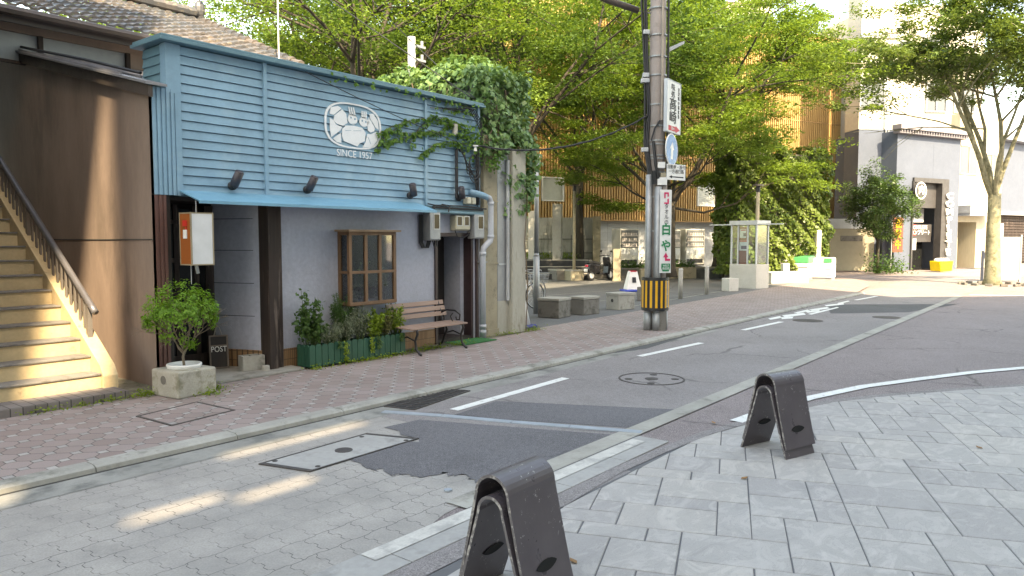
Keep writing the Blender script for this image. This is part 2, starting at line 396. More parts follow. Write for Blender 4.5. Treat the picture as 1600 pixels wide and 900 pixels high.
# stamped concrete slabs, ashlar pattern
def clip(poly, a, b):
    out = []
    def side(p): return (b[0]-a[0])*(p[1]-a[1])-(b[1]-a[1])*(p[0]-a[0])
    for i in range(len(poly)):
        p, q = poly[i], poly[(i+1) % len(poly)]; sp, sq_ = side(p), side(q)
        if sp >= 0: out.append(p)
        if (sp >= 0) != (sq_ >= 0):
            t = sp/(sp-sq_); out.append((p[0]+(q[0]-p[0])*t, p[1]+(q[1]-p[1])*t))
    return out
bound = [(-3,2.72),(1.0,2.74),(4.1,2.76),(4.9,2.82),(5.6,2.80),(6.4,2.74),(7.1,2.6),(7.9,2.45),(8.6,2.2),(9.3,1.8),(10.2,1.2),(11.0,.6),(12.4,-.8),(13.5,-2.4),(14,-4)]
def slate(name, c0, c1, c2):
    k = N(name); v = k.coord((1,1.6,1), (0,0,R(-22)))
    nz = k.n('TexNoise', {'Vector': v, 'Scale': 3.2, 'Detail': 9, 'Roughness': .68, 'Distortion': 1.6}).outputs['Fac']
    n2 = k.n('TexNoise', {'Vector': v, 'Scale': 1.1, 'Detail': 5, 'Roughness': .6}).outputs['Fac']
    c = k.mix(k.rng(nz, .36, .66), c1, c0); c = k.mix(k.rng(n2, .45, .68, 0, .6), c, c2)
    c = k.mix(k.rng(k.math('ABSOLUTE', k.math('SUBTRACT', nz, .5)), 0, .012, .35, 0), c, tuple(x*.6 for x in c1))
    c = k.mix(k.rng(k.noise(v, 110, 2), .55, .72, 0, .3), c, tuple(x*.55 for x in c1))
    k.set(k.b.inputs['Base Color'], c); k.set(k.b.inputs['Roughness'], k.rng(nz, .35, .65, .62, .85))
    k.bump(k.math('ADD', nz, k.math('MULTIPLY', k.noise(v, 60, 3), .08)), .7, .012); return k.m
m_st = [slate('stamped_slab_pale', (.50,.47,.445), (.33,.31,.295), (.41,.385,.365)), slate('stamped_slab_mid', (.46,.43,.41), (.30,.282,.272), (.38,.355,.34)), slate('stamped_slab_warm', (.52,.485,.45), (.35,.325,.305), (.44,.405,.38))]
sheet('stamped_base', [bound[0]]+[(14,-4),(-3,-4)][::1] if False else bound+[(-3,-4)], ZR-.001, plain('slab_joint', (.13,.13,.135), .95))
U = .205; nx, ny = 110, 60; occ = np.zeros((nx, ny), bool); ang = R(22); ca, sa = math.cos(ang), math.sin(ang); ox, oy = -1.5, -5.5
mb = MB()
for j in range(ny):
    for i in range(nx):
        if occ[i, j]: continue
        for _ in range(30):
            wdt, ht = random.choice([(2,2),(2,2),(3,2),(2,1),(2,1),(3,1),(2,3),(1,2),(1,1),(3,2)])
            if random.random() < .6 and (wdt, ht) == (1,1): continue
            if i+wdt <= nx and j+ht <= ny and not occ[i:i+wdt, j:j+ht].any(): break
        else: wdt = ht = 1
        occ[i:i+wdt, j:j+ht] = True
        def W(a, b):
            a = (a-20)*U; b = b*U; return (ox+a*ca-b*sa+0.9, oy+a*sa+b*ca)
        q = [W(i,j), W(i+wdt,j), W(i+wdt,j+ht), W(i,j+ht)]
        cx = sum(p[0] for p in q)/4; cy = sum(p[1] for p in q)/4
        if cx < -2 or cx > 14 or cy > 3.2 or (cx*.784+cy*.62) < .8: continue
        for t in range(len(bound)-1):
            if len(q) >= 3: q = clip(q, bound[t+1], bound[t])
        if len(q) < 3: continue
        cx = sum(p[0] for p in q)/len(q); cy = sum(p[1] for p in q)/len(q)
        def inset(d):
            r = []
            for p in q:
                L = math.hypot(p[0]-cx, p[1]-cy); f = max(0, 1-d/max(L,.05)); r.append((cx+(p[0]-cx)*f, cy+(p[1]-cy)*f))
            return r
        a0 = inset(.0055); a1 = inset(.0085); a2 = inset(.018); h = random.uniform(-.0008,.0008); n = len(q)
        vs = [(p[0],p[1],ZR-.0012) for p in a0]+[(p[0],p[1],ZR+.004+h) for p in a1]+[(p[0],p[1],ZR+.0062+h) for p in a2]
        mb.mi = random.choice([0,0,1,1,2])
        mb.add(vs, [(r*n+e, r*n+(e+1)%n, (r+1)*n+(e+1)%n, (r+1)*n+e) for r in range(2) for e in range(n)]+[tuple(range(2*n, 3*n))])
struct(mb.build('stamped_pavement', m_st))
mb = MB()
for i in range(len(bound)-1):
    a = Vector((*bound[i],0)); b = Vector((*bound[i+1],0)); n = (b-a).normalized().cross(Vector((0,0,1)))*-.11
    z = Vector((0,0,ZR+.004)); mb.poly([a+z, b+z, b+n+z, a+n+z])
struct(mb.build('pavement_edging', m_asp_lane))

# ---- covers, grate, steel strip ----
m_cast = mat('cast_iron', (.075,.065,.062), .7, .2, 8, .6, 70, metal=.2)
m_steel = mat('zinc_strip', (.33,.37,.41), .6, .1, 4, .2, 60, metal=.2)
mb = MB()
P = [(598,644),(690,650),(800,660),(890,667),(1003,676)]
pp = [Vector((*G(*p, ZR), 0)) for p in P]
for a, b in zip(pp, pp[1:]):
    n = (b-a).normalized().cross(Vector((0,0,1)))*.05; e = (b-a).normalized()*.003
    mb.prism([a+e+n+Vector((0,0,ZR)), b-e+n+Vector((0,0,ZR)), b-e-n+Vector((0,0,ZR)), a+e-n+Vector((0,0,ZR))], (0,0,.009))
o = mb.build('steel_strip', m_steel); tag(o, 'bluish grey steel drain strip laid across the lane through the black asphalt patch', 'drain cover')
# utility cover
q = [Vector((*G(*p, ZR), ZR)) for p in [(404,726),(484,738),(655,686),(573,678)]]
t = thing('utility_cover', ((q[0]+q[2])/2)[:], 'long rectangular concrete-filled utility cover with black frame, beside the black asphalt patch', 'utility cover')
cen = (q[0]+q[2])/2
mb = MB(); inn = [cen+(p-cen)*.93 for p in q]
for i in range(4):
    a, b, c, d = q[i], q[(i+1)%4], inn[(i+1)%4], inn[i]; mb.prism([a, b, c, d], (0,0,.010))
mb.build('frame', m_cast, t)
mb = MB(); i2 = [cen+(p-cen)*.925 for p in q]; mb.prism(i2, (0,0,.007)); mb.build('infill', m_slab, t)
mb = MB(); mb.cyl(cen+Vector((0,0,.0)), cen+Vector((0,0,.011)), .075, n=24)
mb.build('lifting_eye', m_cast, t)
mb = MB()
for p, s in ((q[0],.12),(q[1],.12),(q[2],.12),(q[3],.12)):
    d = (cen-p).normalized(); ex = (q[1]-q[0]).normalized(); mb.cyl(p+d*.13, p+d*.13+Vector((0,0,.0105)), .022, n=8)
mb.build('corner_bolt', m_cast, t)
# grate
q = [Vector((G(*p, ZR)[0]-.12, G(*p, ZR)[1]-.18, ZR)) for p in [(596,629),(642,634),(727,606),(682,603)]]
t = thing('drain_grate', ((q[0]+q[2])/2)[:], 'dark rusty slotted drain grate set in the kerb gutter before the green planter', 'drain grate')
mb = MB(); mb.prism(q, (0,0,.006)); mb.build('pit', m_black, t)
mb = MB(); nb = 14
for i in range(nb+1):
    f = i/nb; a = q[0].lerp(q[3], f); b = q[1].lerp(q[2], f); e = (q[3]-q[0]).normalized()*.010
    mb.prism([a-e, b-e, b+e, a+e], (0,0,.012))
for f in (0, .33, .66, 1):
    a = q[0].lerp(q[1], f); b = q[3].lerp(q[2], f); e = (q[1]-q[0]).normalized()*.008
    mb.prism([a-e, b-e, b+e, a+e], (0,0,.0135))
mb.build('bars', m_cast, t)
# round manhole
def disc(mb, c, r0, r1, z0, z1, n=40):
    for i in range(n):
        a, b = 2*math.pi*i/n, 2*math.pi*(i+1)/n
        P4 = [(c[0]+r*math.cos(x), c[1]+r*math.sin(x), z0) for r, x in ((r0,a),(r1,a),(r1,b),(r0,b))]
        mb.prism(P4, (0,0,z1-z0))
c = G(1018,592,ZR)
t = thing('manhole_cover', (*c, ZR), 'round asphalt-filled manhole with thin dark ring in the middle of the lane', 'manhole cover')
mb = MB(); disc(mb, c, .40, .425, ZR+.001, ZR+.007); mb.build('ring', m_cast, t)
mb = MB(); mb.cyl((*c, ZR), (*c, ZR+.006), .085, n=20); mb.build('eye_plate', m_cast, t)
mb = MB()
for a in (.4, 2.3, 3.6, 5.3): mb.cyl((c[0]+.3*math.cos(a), c[1]+.3*math.sin(a), ZR), (c[0]+.3*math.cos(a), c[1]+.3*math.sin(a), ZR+.006), .05, n=10)
mb.build('key_plate', m_cast, t)
for c, r, lab in ((G(1262,501,ZR),.32,'small dark worn manhole in the lane beside the last white dashes'),(G(1385,496,ZR),.3,'small dark manhole far along the lane near the right gutter')):
    mb = MB(); disc(mb, c, 0.001, r, ZR, ZR+.006, 24); tag(mb.build('manhole_cover', m_cast), lab, 'manhole cover')
# paver-filled cover on the sidewalk
q = [Vector((*G(*p, 0), 0)) for p in [(212,651),(268,666),(368,641),(308,628)]]; cen = (q[0]+q[2])/2
t = thing('sidewalk_cover', cen[:], 'square sidewalk cover filled with pink pavers in a dark frame, near the potted bush', 'utility cover')
mb = MB()
for i in range(4): mb.prism([q[i], q[(i+1)%4], cen+(q[(i+1)%4]-cen)*.93, cen+(q[i]-cen)*.93], (0,0,.006))
mb.build('frame', m_cast, t)
mb = MB(); mb.prism([cen+(p-cen)*.93 for p in q], (0,0,.003)); mb.build('infill', m_octo, t)
mb = MB(); disc(mb, G(700,767,ZR), .001, .03, ZR, ZR+.012, 14); tag(mb.build('survey_stud', m_steel), 'small blue-grey metal stud in the concrete strip behind the nearest bollard', 'stud')
# =============== TALL BUILDING BEHIND THE CAMERA (unseen thin wall, heights and gaps shaped to shade the near street) ===============
def hole_wall(mb, x0, x1, y0, y1, z0, z1, holes):
    xs = sorted({x0, x1, *[h[0] for h in holes], *[h[1] for h in holes]}); zs = sorted({z0, z1, *[h[2] for h in holes], *[h[3] for h in holes]})
    for a, b in zip(xs, xs[1:]):
        run = None
        for c, d in zip(zs, zs[1:]):
            mx, mz = (a+b)/2, (c+d)/2
            solid = not any(h[0] < mx < h[1] and h[2] < mz < h[3] for h in holes)
            if solid: run = (run[0], d) if run else (c, d)
            if not solid and run: mb.box(a, b, y0, y1, *run); run = None
        if run: mb.box(a, b, y0, y1, *run)
K1 = sdir.x/sdir.y; K2 = sdir.z/-sdir.y; WY = -5.0
def back(x0, x1, y0, y1):
    """opening in the wall that lets the sun fall on this ground rectangle"""
    ym = (y0+y1)/2; return (x0-K1*(ym-WY), x1-K1*(ym-WY), (y0-WY)*K2, (y1-WY)*K2)
mb = MB()
bX = lambda x, y: x-K1*(y-WY)
bZ = lambda y, z: z+(y-WY)*K2
XR = bX(25.5, 4.9)                                   # right-hand corner of the tall part
s0, s1 = bX(4.17, 11.05), bX(4.17, 9.66); zs0, zs1 = bZ(9.0, .0)-.3, bZ(9.7, 3.9)
tri = ((s0+.02, bZ(11.05, .1)), (bX(4.17, 9.80), zs1))
holes = [back(2.05,2.7,4.68,4.84), back(2.72,3.35,4.50,4.66), back(3.2,4.7,5.52,5.68), back(.6,1.8,5.72,6.02), back(1.85,3.1,5.66,5.84), (s0, s1, zs0, zs1)]  # gaps added to drop sun patches on road, stairs and side wall
hole_wall(mb, -40, -4.4, WY-.06, WY, -.05, 27, [h for h in holes if h[1] < -4.4]+[h for h in holes if 0])
hole_wall(mb, -4.4, 3.6, WY-.06, WY, -.05, 20, [h for h in holes if h[0] > -4.4]); mb.box(3.6, XR, WY-.06, WY, -.05, 22.3)
mb.prism([(s0-.02,WY-.06,zs1+.02),(tri[1][0],WY-.06,zs1+.02),(tri[0][0],WY-.06,tri[0][1]),(s0-.02,WY-.06,tri[0][1])], (0,.06,0))  # slanted infill added to shape the sun wedge on the brown wall
HB = 12.0; o1 = HB/math.tan(SUN_EL); ex = Vector((math.cos(SUN_AZ), math.sin(SUN_AZ), 0))*o1
a = Vector((25.2,5.2,0))+ex; b = Vector((28.5,1.8,0))+ex; b = a+(b-a)*7; n = (b-a).normalized().cross(Vector((0,0,1)))
mb.prism([a, b, b+n*.3, a+n*.3], (0,0,HB))
print('WALL', s0, s1, zs0, zs1, XR, a, b, [tuple(round(q,2) for q in h) for h in holes])
bt = thing('shading_building', (0, WY, 0), 'unseen tall pale building behind the viewer, its wall and gaps shaped to shade the street', 'building')
mb.build('wall', mat('shading_wall', (.42,.41,.39), .9, .08, 1, .1, 10), bt)

# =============== SHOP ===============
SY = 8.6
shop = thing('corner_shop', (4.17, SY, 0), 'low corner shop with teal clapboard sign front, grey stucco walls and brown side wall', 'shop')
# side wall (brown render) + lean-to roof
rz = lambda y: 3.52+.243*(y-8.6)
mb = MB(); mb.prism([(4.17,8.6,-.02),(4.17,15,-.02),(4.17,15,rz(15)-.12),(4.17,8.6,rz(8.6)-.12)], (.14,0,0))
mb.build('side_wall', m_brown, shop)
mb = MB(); mb.box(4.162, 4.172, 8.62, 14.9, 1.742, 1.754); mb.build('wall_seam', m_joint, shop)
# corrugated verge trim
mb = MB(); y = 8.5
while y < 14.8:
    mb.prism([(4.10,y,rz(y)-.13),(4.10,y+.05,rz(y+.05)-.13),(4.10,y+.05,rz(y+.05)+.0),(4.10,y,rz(y)+.0)], (.07 if int(y*20)%2 else .05,0,0)); y += .05
mb.build('verge_trim', mat('verge_metal', (.06,.045,.038), .7, .15, 4, .1, 30), shop)
mb = MB()
mb.prism([(4.06,8.48,rz(8.48)+.01),(4.06,15,rz(15)+.01),(4.06,15,rz(15)+.04),(4.06,8.48,rz(8.48)+.04)], (.25,0,0)); mb.prism([(4.311,9.15,rz(9.15)+.01),(4.311,15,rz(15)+.01),(4.311,15,rz(15)+.04),(4.311,9.15,rz(9.15)+.04)], (5.5,0,0))
for i in range(24):
    x = 4.1+i*.24; mb.prism([(x,9.2,rz(9.2)+.04),(x,15,rz(15)+.04),(x,15,rz(15)+.065),(x,9.2,rz(9.2)+.065)], (.03,0,0))
mb.build('lean_to_roof', mat('roof_sheet', (.22,.22,.235), .55, .15, 3, .1, 20, metal=.2), shop)
mb = MB()   # cable / flashing on the lean-to roof
mb.tube([(4.12,15,rz(15)+.10),(4.14,12,rz(12)+.10),(4.2,10.4,rz(10.4)+.12),(4.35,9.2,rz(9.2)+.1)], .02, 6); mb.build('roof_cable', m_cable, shop)

# parapet / clapboard sign front
zt, zb = 4.03, 2.30
mb = MB(); nb = 16; h = (zt-zb)/nb
prof = [(SY+.05, zb)]
for i in range(nb):
    z = zb+i*h; prof += [(SY-.022, z), (SY-.006, z+h-.009), (SY+.03, z+h-.009), (SY+.03, z+h)]
prof += [(SY+.05, zt)]
mb.prism([(4.52, y, z) for y, z in prof], (5.36,0,0)); mb.build('clapboard', m_teal, shop)
mb = MB(); mb.box(4.52, 9.88, SY+.05, SY+.5, zb, zt); mb.build('parapet_core', m_teal2, shop)
mb = MB()
for q in ((4.34,4.52,SY-.03,SY+.10,3.46,zt),(9.84,9.90,SY-.04,SY+.5,zb,zt),(4.44,4.515,SY-.03,SY+.02,2.27,3.46)): mb = MB(); mb.box(*q); mb.build('corner_board', m_teal, shop)
for x in (5.62, 8.55): mb = MB(); mb.box(x, x+.05, SY-.045, SY, zb, zt); mb.build('batten', m_teal, shop)
mb = MB()
prof = [(4.36, 3.46)]
for i in range(5): z = 3.48+i*h; prof += [(4.335, z), (4.35, z+h-.004), (4.36, z+h-.004)]
prof += [(4.36, zt), (4.5, zt), (4.5, 3.46)]
mb.prism([(x, SY+.10, z) for x, z in prof], (0,.42,0)); mb.build('side_clapboard', m_teal2, shop)
mb = MB(); mb.box(4.24, 9.95, SY-.13, SY+.62, 4.035, 4.075); mb.box(4.26, 9.93, SY-.11, SY+.6, 4.078, 4.11); mb.build('parapet_cap', m_teal2, shop, bevel=.006)
mb = MB()   # corrugated teal strip at the corner
for i in range(5): mb.box(4.17+i*.055, 4.17+i*.055+.035, SY-.035, SY, 2.27, 3.5)
mb.box(4.17, 4.44, SY-.02, SY+.05, 2.27, 3.5); mb.build('corner_cladding', m_teal, shop)
mb = MB()
for i in range(3): mb.box(4.17+i*.05, 4.17+i*.05+.03, SY-.03, SY, 0, 2.268)
mb.box(4.17, 4.31, SY-.018, SY+.05, 0, 2.268); mb.build('rust_cladding', m_redbr, shop)
# awning
mb = MB(); mb.prism([(4.47,SY-.02,2.335),(4.47,SY-.47,2.20),(4.47,SY-.47,2.165),(4.47,SY-.455,2.165),(4.47,SY-.455,2.188),(4.47,SY-.02,2.318)], (3.9,0,0))
mb.build('awning', m_awn, shop)
mb = MB(); mb.box(4.47, 8.37, SY-.02, SY+.3, 2.262, 2.29); mb.build('awning_soffit', m_teal2, shop)
mb = MB(); mb.box(8.37, 9.9, SY-.12, SY-.01, 2.215, 2.29); mb.cyl((8.42,SY-.14,2.20),(9.85,SY-.14,2.19),.028); mb.build('eave_beam', m_teal2, shop)
# stucco ground floor with openings: bay window, side door
mb = MB()
hole_wall(mb, 5.83, 9.92, SY, SY+.15, .27, 2.262, [(6.85,7.68,.84,1.84),(8.83,9.70,0,1.80)])
mb.build('stucco_wall', m_stucco, shop)
k = N('tile_base'); tc = k.coord(rot=(R(90),0,0))
br = k.n('TexBrick', {'Vector': tc, 'Color1': (.27,.15,.075,1), 'Color2': (.33,.19,.10,1), 'Mortar': (.10,.06,.035,1), 'Scale': 1, 'Mortar Size': .004, 'Brick Width': .03, 'Row Height': .125})
br.offset = 0; k.set(k.b.inputs['Base Color'], br.outputs[0]); k.b.inputs['Roughness'].default_value = .55; m_tile = k.m
mb = MB(); mb.box(5.83, 8.80, SY-.012, SY+.15, 0, .27); mb.build('tiled_base', m_tile, shop)
# wooden post
mb = MB(); mb.box(5.60, 5.72, SY-.10, SY+.12, .02, 2.26); mb.box(5.722, 5.83, SY-.06, SY+.12, .02, 2.26); mb.build('wooden_post', m_wood_d, shop, bevel=.006)
mb = MB(); mb.box(5.57, 5.86, SY-.13, SY+.14, 0, .03); mb.cyl((5.53,SY-.09,.0),(5.53,SY-.09,.10),.06,.05,9); mb.build('post_stone', m_concrete, shop, bevel=.01)
# entrance recess
mb = MB(); mb.prism([(5.62,SY+.08,.27),(5.70,SY+.12,.27),(5.42,SY+.85,.27),(5.34,SY+.82,.27)], (0,0,2.0))
mb.build('panel_wall', m_stucco, shop)
for z in (.72, 1.16, 1.60, 2.02):
    mb = MB(); mb.prism([(5.615,SY+.10,z),(5.617,SY+.10,z),(5.337,SY+.80,z),(5.333,SY+.80,z)], (0,0,.008)); mb.build('panel_joint', m_joint, shop)
mb = MB(); mb.prism([(5.61,SY+.07,0),(5.69,SY+.11,0),(5.41,SY+.86,0),(5.33,SY+.81,0)], (0,0,.268)); mb.build('panel_base', m_tile, shop)
mb = MB(); mb.box(4.31, 5.6, SY+1.0, SY+1.1, 0, 2.3); mb.build('recess_back', m_wood_vd, shop)
mb = MB(); mb.box(4.31, 4.36, SY, SY+1.0, 0, 2.3); mb.box(4.36, 5.6, SY+.05, SY+1.0, 2.22, 2.26); mb.build('recess_lining', m_wood_vd, shop)
dr = MB(); X0, X1, YD = 4.38, 5.36, SY+.80
dr = MB(); dr.box(X0, X0+.14, YD, YD+.05, 0, 2.2); dr.box(X1-.13, X1, YD, YD+.05, 0, 2.2); dr.box(X0+.14, X1-.13, YD, YD+.05, 0, .22)
for x in (4.80, 5.07): dr.box(x, x+.07, YD, YD+.05, .22, 2.2)
for z in (.62, 1.02, 1.45, 1.95): dr.box(X0+.14, X1-.13, YD-.004, YD+.045, z, z+.055)
door = dr.build('entrance_door', m_wood_d, shop, bevel=.004)
mb = MB(); mb.box(X0+.1, X1-.1, YD+.02, YD+.03, .2, 2.15); mb.build('door_glass', m_glass_d, door)
mb = MB(); mb.cyl((5.25,YD-.03,.95),(5.25,YD-.03,1.15),.012); mb.build('handle', m_iron, door)
mb = MB(); mb.box(4.36, 5.98, SY-.32, SY+.8, 0, .035); mb.build('entrance_step', mat('step_concrete', (.27,.26,.235), .9, .15, 2, .3, 60, stain=(.16,.15,.13), st=.52, ss=3), shop, bevel=.01)

# bay window
bw = MB(); x0, x1, y0, z0, z1 = 6.80, 7.66, SY-.26, .80, 1.86
def bar(a, b, c, d, e, f): bw.box(a, b, c, d, e, f)
fx0, fx1 = 6.80, 7.70
for x in (fx0, 7.09, 7.36, fx1-.05): bar(x, x+.05, y0, y0+.05, z0+.04, z1-.02)
bar(fx0, fx1, y0-.004, y0+.046, z0, z0+.045); bar(fx0, fx1, y0-.002, y0+.044, 1.255, 1.295); bar(fx0, fx1, y0-.003, y0+.047, z1-.05, z1)
for x in (fx0+.002, fx1-.048): 
    bar(x, x+.046, y0+.05, SY, z0, z0+.045); bar(x, x+.046, y0+.05, SY, z1-.05, z1); bar(x, x+.046, SY-.05, SY+.02, z0+.045, z1-.05); bar(x, x+.044, y0+.05, SY-.05, 1.257, 1.293)
bay = bw.build('bay_window', m_wood_w, shop, bevel=.003)
mb = MB(); mb.box(fx0+.02, fx0+.024, y0+.04, SY, z0+.03, z1-.03); mb.box(fx1-.024, fx1-.02, y0+.04, SY, z0+.03, z1-.03); mb.box(fx0+.04, fx1-.04, y0+.02, y0+.024, z0+.03, z1-.03)
mb.build('pane', glassmat('window_glass', (.75,.78,.78), .72), bay)
mb = MB(); mb.box(fx0-.05, fx1+.05, y0-.06, SY, z1, z1+.03); mb.build('bay_roof', mat('bay_top', (.23,.155,.10), .7, .2, 5, .2, 40), bay)
mb = MB(); mb.box(fx0+.01, fx1-.01, y0+.01, SY+.14, z0-.01, z0+.02); mb.build('sill', m_wood_w, bay)
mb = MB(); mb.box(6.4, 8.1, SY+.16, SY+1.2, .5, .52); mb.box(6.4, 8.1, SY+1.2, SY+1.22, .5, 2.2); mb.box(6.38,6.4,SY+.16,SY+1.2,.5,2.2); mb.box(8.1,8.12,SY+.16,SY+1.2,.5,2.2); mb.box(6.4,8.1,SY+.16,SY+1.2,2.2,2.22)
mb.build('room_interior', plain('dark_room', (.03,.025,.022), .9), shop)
# side door recess
mb = MB(); mb.box(9.58, 9.70, SY+.15, SY+.62, 0, 1.80); mb.build('niche_wall', m_stucco, shop)
mb = MB(); mb.box(8.80, 9.72, SY+.56, SY+.66, 0, 1.86); mb.box(8.71, 8.83, SY+.15, SY+.6, 0, 1.82); mb.box(8.8, 9.7, SY+.15, SY+.62, 1.8, 1.84); mb.build('niche_back', m_wood_vd, shop)
mb = MB()
mb.box(8.78, 8.835, SY-.03, SY+.18, 0, 1.86); mb.box(9.665, 9.715, SY-.03, SY+.18, 0, 1.86); mb.box(8.835, 9.665, SY-.028, SY+.17, 1.80, 1.86); mb.box(9.80, 9.87, SY-.03, SY+.1, 0, 2.2)
fr = mb.build('door_frame', mat('purple_brown_frame', (.035,.018,.02), .5, .2, 4, .1, 40), shop)
mb = MB(); mb.box(8.86, 9.56, SY+.52, SY+.56, .03, 1.78); sd = mb.build('side_door', m_wood_vd, shop)
mb = MB(); mb.cyl((8.93,SY+.50,.9),(8.93,SY+.50,.94),.03); mb.build('door_knob', m_greyl, sd)
mb = MB(); mb.box(8.83, 9.66, SY-.02, SY+.5, 0, .07); mb.build('doorstep', m_wood_vd, shop)

# ---- emblem and lettering painted on the clapboard ----
def text_obj(name, body, size, M, mt, parent=None, ext=.0015, align='CENTER', sx=1.0, bold=0.0, space=1.0, line=1.0):
    cu_ = bpy.data.curves.new(name, 'FONT'); cu_.body = body; cu_.size = size; cu_.extrude = ext; cu_.align_x = align; cu_.align_y = 'CENTER'
    cu_.offset = bold; cu_.space_character = space; cu_.space_line = line
    to = bpy.data.objects.new(name, cu_); C.objects.link(to)
    bpy.context.view_layer.update()
    dg = bpy.context.evaluated_depsgraph_get(); me = bpy.data.meshes.new_from_object(to.evaluated_get(dg))
    bpy.data.objects.remove(to); me.name = name
    me.transform(M @ Matrix.Diagonal((sx,1,1,1))); me.materials.clear(); me.materials.append(mt)
    o = bpy.data.objects.new(name, me); C.objects.link(o)
    if parent:
        off = Vector((0,0,0)); p = parent
        while p is not None: off += p.location; p = p.parent
        me.transform(Matrix.Translation(-off)); o.parent = parent
    return o
FR = lambda x, y, z: Matrix.Translation((x, y, z)) @ Matrix.Rotation(R(90), 4, 'X')     # text on a wall facing -Y
m_sign_w = mat('sign_white', (.72,.76,.80), .6, .05, 5, .1, 40, stain=(.45,.55,.60), st=.66, ss=9)
yb = SY-.024
ZC, XC = 3.395, 7.11; RX, RZZ = .525, .325
def se(a, s=1.0, e=2.8):
    c, d = math.cos(a), math.sin(a); return (XC+RX*s*abs(c)**(2/e)*(1 if c >= 0 else -1), ZC+RZZ*s*abs(d)**(2/e)*(1 if d >= 0 else -1))
mb = MB(); n = 64
for i in range(n):
    a, b = 2*math.pi*i/n, 2*math.pi*(i+1)/n; p = [se(a), se(b), se(b,.93), se(a,.93)]
    mb.prism([(x, yb-.003, z) for x, z in p], (0,.004,0))
def blob(pts):
    mb.prism([(XC+x*RX, yb-.003, ZC+z*RZZ) for x, z in pts], (0,.004,0))
def arc(cx, cz, rx, rz_, a0, a1, n=14): return [(cx+rx*math.cos(R(a0+(a1-a0)*i/n)), cz+rz_*math.sin(R(a0+(a1-a0)*i/n))) for i in range(n+1)]
blob([(-.78,.66),(-.55,.78),(-.42,.70),(-.68,.36),(-.82,.38)])
blob([(-.66,.34),(-.40,.66),(-.26,.48),(-.22,.10),(-.38,-.06),(-.60,.0),(-.70,.12)])
blob([(-.82,.20),(-.70,.14),(-.62,-.04),(-.40,-.12),(-.46,-.26),(-.78,-.62),(-.82,-.3)])
blob(arc(-.04,.30,.17,.24,0,360))
for x in (-.14,-.06,.02): blob([(x-.05,.82),(x-.01,.82),(x+.06,.45),(x,.45)])
blob(arc(.36,.26,.17,.22,0,360))
for x in (.28,.35,.42): blob([(x,.74),(x+.045,.74),(x+.05,.42),(x-.01,.42)])
blob([(-.40,-.20),(-.28,-.02),(.0,.02),(.30,-.02),(.42,-.22),(.38,-.60),(.20,-.74),(.12,-.88),(-.36,-.72),(-.42,-.50)])
blob([(.56,.66),(.70,.70),(.88,.40),(.90,.02),(.80,.06),(.60,.44)])
blob([(.54,.50),(.76,.06),(.74,-.08),(.60,-.18),(.50,-.10),(.48,.20)])
blob([(.48,-.26),(.62,-.24),(.80,-.10),(.88,-.14),(.84,-.50),(.66,-.82),(.30,-.90),(.42,-.62)])
blob([(-.72,-.66),(-.46,-.38),(-.44,-.82),(-.60,-.80)])
logo = mb.build('emblem', m_sign_w, shop)
mb = MB()
for x, z in ((-.10,.36),(.04,.32),(.30,.30),(.43,.27)): mb.prism([(XC+(x+.028*math.cos(t))*RX, yb-.0045, ZC+(z+.05*math.sin(t))*RZZ) for t in [i*math.pi/4 for i in range(8)]], (0,.003,0))
for p, q in (((-.30,-.25),(-.10,-.20)),((-.02,-.20),(.26,-.16)),((-.2,.05),(.12,.14)),((.5,-.4),(.6,-.7))):
    mb.tube([(XC+p[0]*RX, yb-.003, ZC+p[1]*RZZ),(XC+q[0]*RX, yb-.003, ZC+q[1]*RZZ)], .004, 4)
mb.build('emblem_detail', m_teal, shop)
# serif lettering "SINCE 1957": strokes plus serifs
tx = text_obj('lettering', 'SINCE 1957', .145, FR(7.12, yb-.003, 2.985), m_sign_w, shop, ext=.002, sx=.92)
mb = MB()
me = tx.data; xsv = sorted(v.co.x for v in me.vertices)
for x in (6.93,7.03,7.17): pass
# ---- things on and by the shop ----
def spot(x, z, tilt, first=None):
    t = thing('spotlight', (x, SY-.03, z), '', 'spotlight', 'black spotlights on the sign front')
    mb = MB(); mb.cyl((x, SY-.03, z), (x, SY-.07, z), .055, n=16); mb.tube([(x,SY-.07,z),(x,SY-.13,z+.0),(x,SY-.16,z+.05)], .022, 8); mb.build('mount', m_black, t, smooth=40)
    a = Vector((x-.03*tilt, SY-.12, z+.0)); d = (Vector((.12,-.50,.82)) if tilt > 0 else Vector((-.42,-.25,.85))).normalized()
    mb = MB(); mb.cyl(a, a+d*.19, .055, n=18); mb.cyl(a+d*.185, a+d*.2, .048, n=18); mb.build('housing', mat('spot_housing', (.05,.045,.055), .5, .1) if 'spot_housing' not in bpy.data.materials else bpy.data.materials['spot_housing'], t, smooth=40)
    return t
for x, z, tl, lab in ((5.14,2.42,.7,'black spotlight leftmost on the teal sign front, above the shop entrance'),
                      (6.26,2.43,.7,'black spotlight on the teal sign front, below the white round emblem'),
                      (8.20,2.44,-.6,'black spotlight above the stretch of wall between bay window and bench back'),
                      (9.33,2.45,-.6,'black spotlight rightmost on the sign front, beside the pale junction boxes')):
    o = spot(x, z, tl); o['label'] = lab
# junction boxes
t = thing('junction_box', (9.55,SY-.04,2.40), 'pair of pale plastic junction boxes beside the rightmost spotlight', 'junction box')
for i in (0,1):
    mb = MB(); mb.box(9.46+i*.12, 9.565+i*.12, SY-.14, SY-.02, 2.35, 2.47); mb.build('cover', mat('beige_plastic%d' % i, (.47,.46,.38), .5, .05), t, bevel=.02)
